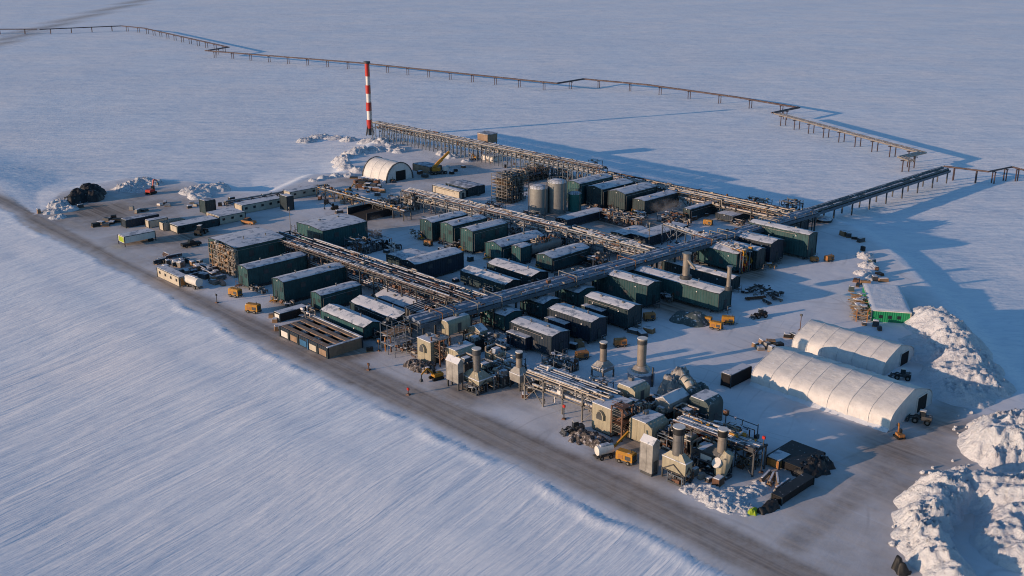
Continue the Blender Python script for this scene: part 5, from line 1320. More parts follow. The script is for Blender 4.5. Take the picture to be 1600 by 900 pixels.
container('beige office container with dark windows along the road at the laydown yard', 281, 434.5, 448, 245, 294, 'beige2', 'office_container', cat='cabin', win=4, end='orange')
container('long dark red-brown container beside the longest white tent', 1141, 588, 606, 1128, 1174, 'pit', snow='rsnow')
container('dark flat container on the snow between the annexed navy modules and the beige train', 1217, 722, 733, 1198, 1236, 'orange', 'brown_crate', cat='crate')['0' if False else 0]['label'] = 'brown crate with snowy lid in front of the black sheeting stack'
container('pale container with snowy top tucked between the ramped pit and the low dark rack', 545, 306, 315, 528, 560, 'steel', snow='rsnow')
container('dark long shed half buried behind the half-round tent', 672, 262, 272, 645, 690, 'brown', 'dark_shed', cat='shed', snow='dsnow')
container('white box under the trestle next to the valve tower', 770, 246, 253, 752, 786, 'white', 'white_box', cat='box')['0' if False else 0]

container('open dark bed with snow on its rim beyond the raised pipe table', 1250, 731.5, 742, 1199, 1289, 'pit', 'dark_bed', snow=None, cat='open container', roofm='black')
container('long dark trough lying between the planks and the edge of the junction', 1221, 778, 789, 1206, 1272, 'pit', 'dark_trough', snow=None, cat='open container', roofm='black')
# green-sided flat house turned square to the road
cxy = G(1391, 505)
a1 = G(1361, 505); a2 = G(1420, 506); w_ = dist(a1, a2)
t = thing('flat_house', 'bright green low house with deep snowy flat roof beside the stack of logs', 'low building', (cxy[0] + 2.2, cxy[1] + 10.2), radians(-12))
zt_ = 2.6
MB().bx(-w_ / 2, w_ / 2, -10, 10, 0, zt_).build('wall', 'bgreen', t)
MB().bx(-w_ / 2 - 0.15, w_ / 2 + 0.15, -10.15, 10.15, zt_ + 0.003, zt_ + 0.2).build('roof', 'white', t)
b = MB(); rng = random.Random(4); vs = []; nx_, ny_ = 16, 36
for j in range(ny_ + 1):
    for i in range(nx_ + 1):
        e = 0 if i in (0, nx_) or j in (0, ny_) else 1
        vs.append((-w_ / 2 + w_ * i / nx_, -10 + 20 * j / ny_, zt_ + 0.22 + e * (0.12 + 0.12 * rng.random())))
b.add(vs, [(j * (nx_ + 1) + i, j * (nx_ + 1) + i + 1, (j + 1) * (nx_ + 1) + i + 1, (j + 1) * (nx_ + 1) + i) for j in range(ny_) for i in range(nx_)], 0, True)
b.build('snow_cover', 'csnow', t)
for s in (-1, 1): MB().bx(s * w_ / 2 - 0.12, s * w_ / 2 + 0.12, -10.12, -9.88, 0, zt_ - 0.05).build('corner_frame', 'beige2', t)
for k in range(3): MB().bx(-2.6 + 2 * k, -1.8 + 2 * k, -10.07, -10.005, 0.9, 1.7).build('window', 'glass', t)
# log stack
X, Y = G(1345, 500)
t = thing('log_stack', 'stack of upright timbers and logs, snow-dusted, beside the bright green house', 'log stack', (X, Y), radians(78))
rng = random.Random(6); cols = {'wood': MB(), 'beige2': MB()}
for i in range(120):
    x = rng.uniform(-1, 13); y = rng.uniform(-1.1, 1.1) - x * 0.02; z = rng.uniform(0.1, 2.8 if x < 10 else 1.8)
    a = rng.gauss(0, 0.25); L2 = rng.uniform(1.2, 3.2)
    cols['wood' if rng.random() < 0.45 else 'beige2'].tube((x, y - cos(a) * L2 / 2, z + 0.2), (x + sin(a) * L2 / 2, y + cos(a) * L2 / 2, z + rng.uniform(-0.2, 0.5)), rng.uniform(0.09, 0.22), 6)
cols['wood'].build('log', 'wood', t); cols['beige2'].build('frosted_log', 'wrap', t)
for k in (-1, 1): MB().bar((-1.2, k * 1.2, 0), (-1.2, k * 1.2, 3.0), 0.2).build('post', 'orange', t)
s = MB()
for k in range(9): s.box((rng.uniform(0, 12), rng.uniform(-0.8, 0.8), rng.uniform(2.2, 3.1)), (1.6, 1.2, 0.15), 0, rng.random())
s.build('snow_cover', 'rsnow', t)

# brown-topped pits with blue container fronts
cx, cy, la, lb, zt = frame_px(512.6, 544.5, 560.6, 437, 567, z0=0.0)
t = thing('covered_pit', 'low rectangular walled pit with brown beams and dark openings on top, beside the road', 'covered pit', (cx, cy)); hx, hy = la / 2, lb / 2
MB().bx(-hx, hx, -hy, -hy + 0.4, 0, zt).build('front_wall', 'navy', t)
MB().bx(-hx, hx, hy - 0.4, hy, 0, zt).build('back_wall', 'navy', t)
MB().bx(hx - 0.4, hx, -hy + 0.402, hy - 0.402, 0, zt - 0.01).build('end_wall', 'brown', t)
MB().bx(-hx, -hx + 0.4, -hy + 0.402, hy - 0.402, 0, zt - 0.01).build('end_wall', 'brown', t)
MB().bx(-hx + 0.4, hx - 0.4, -hy + 0.4, hy - 0.4, 0.2, zt - 1.1).build('pit_floor', 'pit', t)
for k in range(4):
    y = -hy + 0.9 + (lb - 1.8) * k / 3
    MB().bx(-hx + 0.1, hx - 0.1, y - lb * 0.065, y + lb * 0.065, zt - 0.35, zt + 0.05 + 0.01 * k).build('beam', 'brown', t)
for k in range(7):
    x = -hx + la * (k + 0.5) / 7
    if k % 2 == 0: MB().bx(x - la * 0.055, x + la * 0.055, -hy + 0.6, hy - 0.6, zt - 0.5, zt - 0.06).build('cross_beam', 'steel', t)
for k, mt in enumerate(['white', 'brown', 'blue', 'beige2', 'brown']):
    x = -hx + la * (k + 0.5) / 5
    MB().bx(x - la * 0.07, x + la * 0.07, -hy - 0.09, -hy - 0.005, 0.25, zt * 0.68).build('door', mt, t)
for k in range(6):
    x = -hx + la * k / 5; MB().bx(x - 0.16, x + 0.16, -hy - 0.16, -hy - 0.003, 0, zt + 0.02).build('post', 'blue' if k == 3 else 'trim', t)
MB().bx(hx - 0.5, hx + 0.05, -hy, hy, zt + 0.06, zt + 0.2).build('snow_cover', 'rsnow', t)
MB().bx(-hx, hx, hy - 0.5, hy + 0.05, zt + 0.09, zt + 0.22).build('snow_cover', 'rsnow', t)

# ramped pit
cx, cy, la, lb, zt = frame_px(573, 331, 345, 543, 612, z0=0.0)
t = thing('ramped_bin', 'dark open bin with sloping plates beside the green house and the low rack', 'open bin', (cx, cy)); hx, hy = la / 2, lb / 2
for a in (-1, 1): MB().bx(a * hx - 0.15, a * hx + 0.15, -hy, hy, 0, zt * 0.8).build('side_wall', 'black', t)
MB().bx(-hx + 0.15, hx - 0.15, hy - 0.3, hy, 0, zt * 0.8 - 0.01).build('back_wall', 'steel', t)
b = MB(); b.prism([(-hy, 0.05), (hy - 0.3, zt * 0.6), (hy - 0.3, zt * 0.5), (-hy, -0.05)], -hx + 0.16, hx - 0.16, 'x'); b.build('ramp', 'pit', t)
MB().bx(-hx - 0.3, -hx - 0.16, -hy, hy * 0.2, 0, zt).build('gusset', 'white', t)

# ---- machines
mobile_crane('yellow mobile crane with its boom raised toward the trestle', 684, 272, radians(20), (4.6, 0, 8.2))
pickup('black pickup truck parked by the piped end of the square house', 299, 385, radians(38), 'black')
pickup('white pickup truck with dark bed parked under the middle rack start', 672, 319, radians(-30), 'white', 'black')
pickup('small dark car with an orange stripe near the camp row corner', 389, 350, radians(-25), 'orange', 'black', 4.6)
loader('black wheel loader in front of the long third camp shed', 314, 366, radians(80), 0.95, 'black')
loader('dark red-brown loader parked in the half-round tent doorway', 612, 284, radians(-60), 0.75, 'orange')
loader('small dark loader beside the doorway of the long tent', 1438, 660, radians(150), 0.8, 'steel')
loader('dark loader parked at the end of the shorter tent', 1408, 592, radians(160), 0.75, 'steel')
loader('dark loader with long bucket standing on open snow near the longest module', 1187, 496, radians(200), 0.7, 'black')
loader('dark machine with snow on it near the junction-side train head', 897, 676, radians(200), 0.75, 'steel')
track_machine('red tracked machine with raised arm in front of the rubbly snow heap', 236, 303, radians(70), 1.0, 'red', [(0.9, 0, 1.6), (2.0, 0, 4.6), (3.6, 0, 4.2), (4.0, 0, 2.8)], 'tracked_machine', 'tracked machine')
track_machine('yellow tracked excavator at the foot of the far rusty stair tower', 682, 592, radians(215), 0.75)
track_machine('tracked excavator with slumped arm beside the low dark rack', 523, 327, radians(200), 0.7, 'black')
track_machine('yellow digger beside the camp end of the low dark rack', 545, 300, radians(30), 0.7)
track_machine('yellow excavator hidden under the trestle next to the valve tower', 742, 249, radians(250), 0.8)
track_machine('small yellow forklift-like machine with mast near the corner of the long tent', 1405, 684, radians(100), 0.55, 'orange', [(0.9, 0, 1.6), (1.0, 0, 4.6), (1.4, 0, 4.6), (1.5, 0, 4.0)], 'forklift', 'forklift')
genset('yellow generator with snow-free roof at the near end of the second green module', 368, 463, radians(-30), 1.05)
genset('mustard generator at the end of the bare pipe skid near the road', 396, 488, radians(-20), 1.1)
genset('yellow generator in the middle of the junction-side train, under the tall stair tower', 978, 722, radians(-35), 1.05)
genset('yellow generator close to the open snow at the foot of the longest green module', 1119, 514, radians(-30), 0.9)
genset('pale yellow generator beside the tarpaulin hump at the longest green module', 1103, 505, radians(-30), 0.85)
genset('yellow generator with red striped ramp at the corner of the longest green module', 1137, 506, radians(-15), 0.95)
genset('brown generator standing on blue snow behind the linking rack', 909, 561, radians(20), 0.9, 'orange')
genset('brown generator standing between the two tall annexed modules', 969, 541, radians(10), 0.9, 'orange')
genset('dark brown generator at the end of the annexed module with fully lit roof', 1014, 500, radians(15), 0.9, 'orange')
genset('yellow generator in front of the row of three short modules', 669, 384, radians(-30), 0.8, 'orange')
genset('yellow generator by the dark low shed near the covered pipe bridge', 1106, 352, radians(-30), 0.9)
genset('brown generator by the corner of the tallest green module', 1295, 408, radians(30), 0.85, 'orange')
genset('dark brown unit snug against the base of the tallest green module', 1272, 409, radians(10), 0.7, 'orange')

# white tank trailer near the yard entrance and by the junction-side train
def tanker(label, u, v, rz, L_=3.2, r=0.8, mat='white', yb=False):
    X, Y = G(u, v); t = thing('tank_trailer', label, 'tank trailer', (X, Y), rz)
    MB().tube((-L_ / 2, 0, 0.75 + r), (L_ / 2, 0, 0.75 + r), r, 18).build('tank', mat, t)
    MB().bx(-L_ / 2 - 0.4, L_ / 2 + 0.6, -0.7, 0.7, 0.5, 0.7).build('chassis', 'steel', t)
    for x in (-L_ * 0.3, L_ * 0.3):
        for s in (-1, 1): wheel(t, x, s * 0.75, 0.4, 0.25)
    MB().box((0, 0, 0.8 + 2 * r), (L_ * 0.6, 0.8, 0.16)).build('snow_cover', 'rsnow', t)
    if yb: MB().bar((L_ / 2, 0, 1.4), (L_ / 2 + 3.6, 0.6, 3.6), 0.3, 0.4).build('boom', 'yellow', t)
tanker('small white tank trailer with a yellow boom by the junction-side train', 944, 715, radians(25), 3.0, 0.85, yb=True)
tanker('white tank truck behind the beige office container in the laydown yard', 303, 449, radians(-40), 5.2, 1.1)

# ---- pipework crowding the gaps
MS = [
 (705, 470, 7, 3.5, 3.5, 50, 'tangle of pipes below the wide double-deck rack, where it meets the covered bridge'),
 (560, 395, 6, 5, 4.5, 60, 'branching pipework at the start of the wide double-deck rack, by the square house'),
 (478, 372, 9, 4, 3.5, 60, 'rows of pipes and valves between the two square snow-roofed houses'),
 (520, 440, 4, 5, 3.0, 36, 'rusty piping crammed between the tall green module and the double-deck rack'),
 (590, 388, 5, 7, 3.0, 40, 'dark blue-shadowed equipment behind the green house near the yard'),
 (905, 400, 6, 7, 3.5, 56, 'snow-laden pipe manifold between the covered bridge and the green module by the vessel'),
 (985, 352, 9, 6, 3.2, 70, 'lit pipe manifold with looping lines behind the middle of the covered bridge'),
 (955, 345, 6, 5, 3.6, 50, 'orange-lit valve group beside the low shed at the tanks'),
 (1050, 345, 6, 8, 2.6, 46, 'scattered reddish pipework on shadowed snow behind the covered bridge'),
 (1110, 330, 9, 5, 3.6, 56, 'frosted yellowish pipe group under the crowded end of the far rack'),
 (1180, 326, 9, 6, 3.4, 60, 'orange-lit pipe frames close to where the open pipe bridge starts'),
 (1235, 331, 6, 5, 4.0, 50, 'dark stacked valve block at the very corner of the plant'),
 (1050, 425, 4, 5, 3.0, 30, 'bundle of pipes at the end of the half-shaded module near the thick flue'),
 (1160, 424, 2.6, 4.4, 6.5, 80, 'tall red and yellow manifold bolted to the end of a green module'),
 (790, 585, 6, 6, 3.6, 60, 'frosted ducts and valves between the two stacks of the pit-side train'),
 (775, 545, 5, 4, 3.4, 40, 'snowy angular ducting behind the black-collared slim stack'),
 (840, 600, 7, 3, 2.0, 36, 'low jumble of pipe ends on the snow beside the slim stack'),
 (868, 600, 5, 4, 4.0, 40, 'blue-shadowed pipe stand at the near end of the linking rack'),
 (1095, 690, 6, 5, 3.6, 60, 'bright yellow-railed pipework between the two collared exhaust stacks'),
 (1145, 690, 7, 5, 3.8, 60, 'snow-dusted valves piled behind the last black-collared stack'),
 (1085, 655, 8, 4, 3.0, 46, 'dark pipework under the round-topped shelter'),
 (1010, 640, 8, 5, 2.6, 46, 'brown shadowed ducts filling the heart of the junction-side train'),
 (1062, 752, 3, 3, 1.8, 24, 'red and white valves under the X-braced hopper of the collared stack'),
 (745, 612, 3, 3, 1.8, 24, 'dark valves under the pyramid hopper in the pit-side train'),
 (1190, 462, 9, 6, 1.6, 60, 'dark metal scrap laid out on the snow behind the longest green module'),
 (1195, 416, 7, 2.6, 1.2, 26, 'brown timbers lying along the foot of the dark-ended module'),
 (640, 315, 8, 4, 2.0, 50, 'white-frosted valves spread below the frosted steel frame'),
 (608, 318, 6, 5, 2.4, 40, 'snowy blue-white drums and frames beside the open bin'),
 (442, 474, 8, 2, 1.3, 36, 'bare pipe skid leading off the corner of the tall green module'),
 (402, 455, 7, 2, 1.4, 26, 'low pipe skid along the foot of the second green module'),
 (640, 553, 6, 3, 1.6, 26, 'brown sled with pipe ends behind the empty steel frame'),
 (758, 432, 4, 3, 2.0, 20, 'small lit valve group beside the low rounded-roof module'),
 (835, 268, 9, 4, 3.0, 50, 'snow-topped frames in front of the trestle behind the tanks'),
 (878, 276, 8, 4, 3.0, 44, 'pale frosted equipment between the trestle and the teal tank'),
 (930, 262, 5, 3, 3.0, 20, 'small valve group at the foot of the trestle beyond the back row'),
 (985, 668, 5, 4, 5.5, 60, 'brown pipe tangle packed between the hooded house and the gabled filter house'),
 (1035, 690, 5, 4, 3.0, 50, 'dark valves wedged behind the snow-capped wrapped cabinet'),
 (1110, 735, 6, 3, 2.4, 40, 'low dark skid with pale cans below the sign-fronted exhaust housing'),
 (1060, 700, 6, 5, 2.6, 50, 'shadowed pipework directly behind the collared hopper stack'),
 (770, 600, 5, 4, 2.8, 50, 'rusty valves filling the space between the two pit-side hoppers'),
 (722, 560, 4, 4, 3.2, 36, 'dark ducts squeezed behind the pale snow-topped cabinet'),
 (735, 520, 5, 4, 2.4, 40, 'snow-lined ducts under the raised beige filter house'),
 (875, 575, 7, 4, 2.6, 46, 'insulated pipe ends spilling off the bridge side of the linking rack'),
 (930, 618, 6, 4, 3.2, 50, 'frosted valve group where the linking rack meets the tall hooded house'),
 (610, 530, 5, 5, 2.4, 36, 'rusty odds and ends inside the three-level steel frame'),
 (745, 480, 6, 3, 2.2, 36, 'cramped valves in the shade below the covered bridge by the short green module'),
 (885, 440, 6, 3, 2.4, 40, 'valves in the shade below the covered bridge by the third short module'),
 (925, 412, 7, 7, 3.2, 60, 'snow-decked platform of pipes beside the covered bridge and the vessel'),
 (715, 385, 3, 8, 2.0, 40, 'dark pipes filling the gap between two short green modules'),
 (830, 350, 7, 6, 3.0, 60, 'rusty pipework between the middle rack and the upright grey tanks'),
 (770, 330, 8, 4, 2.6, 50, 'rusty pipework between the middle rack and the lattice process tower'),
 (900, 372, 6, 5, 3.2, 50, 'reddish pipe knot where the middle rack bends toward the bridge'),
 (490, 395, 7, 4, 3.2, 60, 'knotted pale pipework at the head of the double-deck rack'),
]
for i, (u, v, wx, wy, hz, n, lab) in enumerate(MS):
    cm = ('insul', 'galv', 'rust', 'steel')
    if 'yellow' in lab: cm = ('yellow', 'red', 'galv', 'yellow') if 'red' in lab else ('yellow', 'galv', 'insul', 'steel')
    if 'dark' in lab or 'scrap' in lab: cm = ('steel', 'steel', 'galv', 'black')
    if 'rusty' in lab or 'reddish' in lab or 'brown' in lab: cm = ('rust', 'insul', 'rpipe', 'steel')
    if 'frost' in lab or 'snowy' in lab: cm = ('insul', 'galv', 'stackw', 'steel')
    if 'timbers' in lab: cm = ('wood', 'orange', 'steel', 'wood')
    pskid(lab, u, v, wx, wy, hz, n, i + 1, cm=cm, base=hz > 1.7, name='pipework' if hz > 1.7 else 'pipe_skid')

# covered bridge end dropping to the pit-side train
X, Y = G(655, 512)
t = thing('pipe_riser', 'bundle of pipes dropping from the end of the covered bridge to the steel frame', 'pipework', (X, Y))
for k in range(5): MB().path([(0.5 * k - 1, -3, 0), (0.5 * k - 1, -3, 5.5 - 0.2 * k), (0.5 * k - 1, 4, 5.8 - 0.2 * k)], 0.16).build('pipe', 'galv' if k % 2 else 'steel', t)
rng = random.Random(91)

# ---- laydown yard behind the office container
GL = 'loads laid out in the yard behind the office container'
names = [('crate', 'steel'), ('crate', 'wood'), ('pallet_load', 'wrap'), ('pallet_load', 'steel')]
for i in range(46):
    s = rng.random(); tt = rng.random()
    u = 252 + 92 * s + rng.uniform(-4, 4); v = 408 + 30 * s * 0.9 + 24 * (tt - 0.5) * (1.1 - 0.25 * s)
    if 240 < u < 296 and v > 418 + 0.42 * (u - 245): continue
    if v < 400 + (u - 250) * 0.12: continue
    if i % 3 == 0: bundle('pipe bundle among the snow-dusted loads behind the beige office container', u, v, AZ + rng.choice([0, pi / 2]) + rng.uniform(-0.1, 0.1), rng.uniform(3, 5.5), rng.choice([4, 6, 7]), rng.uniform(0.12, 0.2), rng.choice(['steel', 'rpipe', 'galv']), group=GL)
    else: pallet('snow-dusted pallet load in the yard behind the beige office container', u, v, AZ + rng.uniform(-0.3, 0.3), (rng.uniform(1.4, 3.4), rng.uniform(1.0, 2.0), rng.uniform(0.5, 1.5)), rng.choice(['steel', 'black', 'wrap', 'wood', 'galv', 'navy']), group=GL, snow=rng.random() < 0.6)

# scattered loads: (label, spots, sizes, mats)
def scatter(label, grp, spots, smin, smax, ms, kind='pallet', seed=1):
    r = random.Random(seed)
    for u, v in spots:
        if kind == 'bundle': bundle(label, u, v, r.uniform(0, pi), r.uniform(3, 6), r.choice([3, 5, 6]), 0.15, r.choice(ms), group=grp)
        else: pallet(label, u, v, r.uniform(0, pi), (r.uniform(smin, smax), r.uniform(smin * 0.7, smax * 0.7), r.uniform(0.5, 1.3)), r.choice(ms), group=grp, snow=r.random() < 0.55)
scatter('rusty dark load in the machine park beside the half-round tent', 'loads in the machine park beside the half-round tent', [(553 + 9 * i + (j * 4), 279 + 7 * j + 2.0 * i) for i in range(5) for j in range(3)], 1.5, 3.2, ['rust', 'black', 'orange', 'steel', 'rust', 'wood'], seed=2)
scatter('dark machinery piece at the road end of the dark blue container', 'machinery pieces at the road end of the dark blue container', [(150, 354), (158, 350), (166, 353), (175, 349), (184, 347), (168, 345), (178, 343)], 1.6, 3.4, ['black', 'steel', 'tarp', 'black'], seed=3)
scatter('small crate on the packed snow between the long tents and the plant', 'crates between the long tents and the plant', [(1180, 541), (1188, 546), (1198, 544), (1206, 549), (1192, 536), (1204, 540)], 1.2, 2.4, ['wood', 'orange', 'wrap', 'brown'], seed=4)
scatter('dark crate in the narrow gap beside the shorter long tent', 'dark crates beside the shorter long tent', [(1216, 545), (1222, 552), (1230, 527), (1240, 529)], 1.4, 2.4, ['steel', 'black', 'tarp'], seed=14)
scatter('snow-crusted dark debris along the ragged bank by the outer plain', 'debris along the ragged bank by the outer plain', [(1318, 368), (1325, 370), (1335, 374), (1345, 378), (1348, 392), (1353, 400), (1362, 412), (1370, 422), (1374, 430), (1366, 438), (1352, 444), (1340, 447), (1330, 455), (1338, 440), (1380, 440)], 1.2, 2.8, ['steel', 'black', 'rust', 'tarp', 'wood'], seed=5)
scatter('dark object resting by the green house front', 'objects resting by the green house front', [(1350, 508), (1368, 510), (1374, 516)], 1.0, 1.8, ['steel', 'brown', 'black'], seed=15)
scatter('dark plate stack on the snow beyond the annexed modules', 'plate stacks beyond the annexed modules', [(990, 520), (1003, 524), (1014, 519), (905, 540), (895, 545)], 1.8, 3.0, ['steel', 'black', 'wood'], seed=6)
scatter('small dark load near the camp row and snow block', 'loads near the camp row and the snow block', [(250, 321), (258, 318), (262, 322), (300, 318), (306, 322), (296, 325), (344, 322), (356, 318), (362, 314), (206, 328), (216, 332), (226, 330)], 1.2, 3.0, ['steel', 'wrap', 'galv', 'black', 'white'], seed=7)
scatter('lone dark load on the gritty yard near the black tarpaulin heap', 'loads on the yard near the black tarpaulin heap', [(126, 325), (95, 338), (190, 294), (61, 333)], 0.9, 2.2, ['steel', 'black', 'brown'], seed=8)
scatter('rusty crate beside the low dark rack near the open bin', 'crates beside the low dark rack near the open bin', [(500, 312), (510, 318), (530, 333), (536, 318), (556, 320), (566, 314), (580, 322), (590, 328), (575, 300), (590, 306)], 1.3, 2.6, ['rust', 'steel', 'black', 'wrap', 'yellow'], seed=9)
scatter('crate by the yellow mobile crane and trestle', 'crates by the yellow mobile crane and trestle', [(700, 262), (712, 268), (724, 262), (656, 272), (664, 277), (706, 272), (790, 262)], 1.2, 2.6, ['steel', 'black', 'rust', 'white'], seed=10)
scatter('crate at the shaded foot of the beige trains', 'crates at the shaded foot of the beige trains', [(830, 612), (820, 620), (850, 606), (870, 612), (1096, 748), (1108, 752), (1122, 757), (1086, 742), (668, 583)], 1.0, 2.0, ['steel', 'black', 'rust', 'wrap'], seed=11)
scatter('short pipe bundle lying in the blue shade behind the covered pipe bridge', 'pipe bundles behind the covered pipe bridge', [(1010, 358), (1025, 364), (1066, 358), (1085, 344), (1098, 338)], 1, 2, ['rust', 'insul', 'galv'], 'bundle', 12)
scatter('pipe bundle on the snow at the back of the longest green module', 'pipe bundles at the back of the longest green module', [(1172, 455), (1188, 452), (1206, 460), (1214, 470), (1198, 474), (1180, 468)], 1, 2, ['steel', 'rust', 'galv'], 'bundle', 13)
scatter('timber plank bundle on churned snow by the black windrow', 'plank bundles by the black windrow', [(1205, 752), (1214, 756), (1222, 762), (1196, 748)], 1, 2, ['wood', 'wrap', 'brown'], 'bundle', 16)
scatter('small load along the rim road beside the pits', 'small loads along the rim road beside the pits', [(430, 503), (424, 496), (592, 537), (600, 542), (578, 549), (432, 516)], 0.9, 1.8, ['steel', 'wrap', 'wood', 'black'], seed=17)
scatter('snow-capped load between the navy module and the double-deck rack', 'loads between the navy module and the double-deck rack', [(700, 452), (712, 440), (690, 395), (735, 408), (604, 395), (745, 425)], 1.2, 2.4, ['steel', 'black', 'galv', 'green2'], seed=18)

r_ = random.Random(77)
GV = 'valve skids in the shaded gaps between the modules'
for i, (u, v) in enumerate([(470, 452), (520, 470), (480, 497), (548, 442), (590, 470), (632, 470), (680, 500), (660, 478), (760, 460), (800, 470), (838, 456), (868, 450), (905, 430), (940, 440), (1040, 470), (1090, 440), (1120, 415), (1085, 405), (880, 385), (840, 372), (800, 365), (765, 352), (700, 372), (958, 395), (1000, 340), (1070, 352), (1150, 352), (1195, 345), (1100, 372), (1015, 330), (960, 330), (925, 330), (820, 345), (650, 372), (615, 392), (585, 372)]):
    cm = r_.choice([('steel', 'galv', 'rust', 'insul'), ('steel', 'steel', 'rust', 'galv'), ('insul', 'galv', 'stackw', 'steel')])
    pskid('small snow-dusted valve skid in a shaded gap between the modules', u, v, r_.uniform(2.5, 5), r_.uniform(2, 4), r_.uniform(1.4, 2.8), r_.randint(18, 32), 200 + i, group=GV, cm=cm, name='valve_skid', cat='valve skid', base=False)

# loose snow blocks rolled off the ploughed piles
proto = None
for i in range(46):
    if i < 30: u = r_.uniform(1392, 1440) + (0 if i % 2 else 60 * r_.random()); v = 745 + (1440 - min(u, 1440)) * 2.0 + r_.uniform(-16, 16)
    else: u = r_.uniform(1488, 1520); v = r_.uniform(640, 735)
    X, Y = G(u, v); s_ = r_.uniform(0.18, 0.55)
    if proto is None:
        b = MB(); import bmesh
        bm = bmesh.new(); bmesh.ops.create_icosphere(bm, subdivisions=2, radius=0.9)
        for q in bm.verts: q.co *= r_.uniform(0.75, 1.15)
        me = bpy.data.meshes.new('snow_block'); bm.to_mesh(me); bm.free(); me.materials.append(M['psnow'])
        proto = bpy.data.objects.new('snow_block', me); o = proto
    else: o = proto.copy()
    COL.objects.link(o); o.location = (X, Y, s_ * 0.35); o.scale = (s_, s_ * r_.uniform(0.7, 1.2), s_ * 0.8); o.rotation_euler = (r_.random(), r_.random(), r_.uniform(0, 6))
    tag(o, 'loose snow block lying at the foot of the ploughed snow piles', 'snow block', 'loose snow blocks by the ploughed piles')

# filler blocks, mostly dark, added to darken the gaps in the two trains
def engine(label, u, v, sx, sy, sz, mat, seed):  # added filler casing that makes a gap read darker and fuller
    r = random.Random(seed); X, Y = G(u, v); t = thing('filler_block', label, 'filler block', (X, Y))
    b = MB(); b.bx(-sx / 2, sx / 2, -sy / 2, sy / 2, 0.5, sz); b.build('casing', mat, t)
    b = MB(); b.box((0, 0, sz + 0.35), (sx * 0.6, sy * 0.7, 0.7), 0, 0, 0.7); b.build('cowl', r.choice(['duct', 'beige', 'steel', 'wrap']), t)
    MB().bx(-sx / 2 - 0.2, sx / 2 + 0.2, -sy / 2 - 0.2, sy / 2 + 0.2, -0.1, 0.49).build('base_frame', 'steel', t)
    MB().tube((sx * 0.2, -sy / 2 - 0.3, 0.8), (sx * 0.2, -sy / 2 - 0.3, sz + 1.2), 0.18, 10).build('exhaust', 'galv', t)
    MB().path([(-sx / 2 - 0.3, -sy * 0.4, 0.6), (-sx / 2 - 0.3, -sy * 0.4, sz + 0.8), (-sx / 2 - 0.3, sy * 0.5, sz + 0.8), (sx * 0.5, sy * 0.5, sz + 0.8)], 0.22, 8).build('duct', 'insul', t)
    MB().box((0, 0, sz + 0.76), (sx * 0.42, sy * 0.5, 0.12)).build('snow_cover', 'rsnow', t)
    b = MB(); clutter(b, r, -sx / 2, sx / 2, -sy / 2 - 0.6, sy / 2, 0.4, sz + 0.9, 16); b.build('piping', ['insul', 'steel', 'rust', 'galv'], t)
for i, (u, v, a, b_, c, mt, lab) in enumerate([
 (1003, 662, 3.0, 3.4, 2.6, 'steel', 'added dark filler casing directly behind the rusty stair tower of the junction-side train'),
 (1034, 664, 3.2, 3.0, 3.0, 'pit', 'added black filler casing behind the big rounded-shoulder house'),
 (1050, 690, 2.8, 3.0, 2.4, 'steel', 'added dark filler casing between the big house and the collared hopper stack'),
 (1078, 706, 3.0, 3.2, 2.6, 'pit', 'added black filler casing behind the collared hopper stack'),
 (1100, 718, 3.0, 3.0, 2.2, 'steel', 'added low dark filler casing left of the sign panel'.replace('left of', 'next to')),
 (1072, 670, 3.4, 2.6, 3.2, 'rust', 'added rusty brown filler casing under the gabled filter house'),
 (1120, 700, 2.6, 3.0, 2.4, 'pit', 'added black filler casing under the looping insulated pipes'),
 (728, 582, 2.8, 3.2, 2.6, 'steel', 'added dark filler casing behind the pale cabinet in the pit-side train'),
 (758, 590, 2.8, 3.0, 2.4, 'pit', 'added black filler casing between the two pit-side stacks'),
 (786, 600, 2.6, 3.0, 2.2, 'steel', 'added dark filler casing at the foot of the slim collared stack'),
 (775, 570, 3.0, 3.0, 3.0, 'beige', 'added beige filler casing with snowy top behind the slim collared stack'),
 (742, 548, 3.0, 3.0, 2.6, 'pit', 'added black filler casing below the small beige box with gabled lid'),
 (826, 606, 2.4, 2.6, 1.8, 'steel', 'added small dark filler casing at the near start of the linking rack'),
 ]): engine(lab, u, v, a, b_, c, mt, i)

# lone posts and markers
def post(label, u, v, h=2.2, mat='steel', top='red', name='marker_post'):
    X, Y = G(u, v); t = thing(name, label, 'post', (X, Y))
    MB().tube((0, 0, -0.2), (0, 0, h), 0.09, 8).build('pole', mat, t)
    MB().box((0, 0, h + 0.25), (0.5, 0.3, 0.5)).build('head', top, t)
    MB().box((0, 0, 0.1), (0.8, 0.8, 0.25), 0, 0.3, 0.7).build('foot', 'rust', t)
post('short red-topped post on the snow near the road by the pit-side train', 638, 617, 1.0, 'rust', 'red')
post('dark hydrant-like post at the near foot of the pale linking rack', 881, 655, 2.4)
post('dark post on a pale base near the pipe skid and the road', 339, 473, 1.8, 'steel', 'steel')
post('red-lamped mast above the raised pipe table behind the junction-side train', 1189, 738, 6.2, 'steel', 'red')
post('small dark post between the shorter tent and open snow', 1250, 516, 3.4, 'rust', 'steel')
post('thin post at the edge of the blue snow near the shorter annexed module', 592, 548, 2.0, 'steel', 'orange')
post('small flag post by the piped corner of the brown-topped pits', 576, 578, 1.0, 'rust', 'rust')

post('tall thin lighting mast beside the end of the short bright rack', 1013, 402, 9.5, 'galv', 'galv', 'light_mast')
post('tall thin lighting mast at the start of the double-deck rack', 455, 372, 9.0, 'galv', 'galv', 'light_mast')
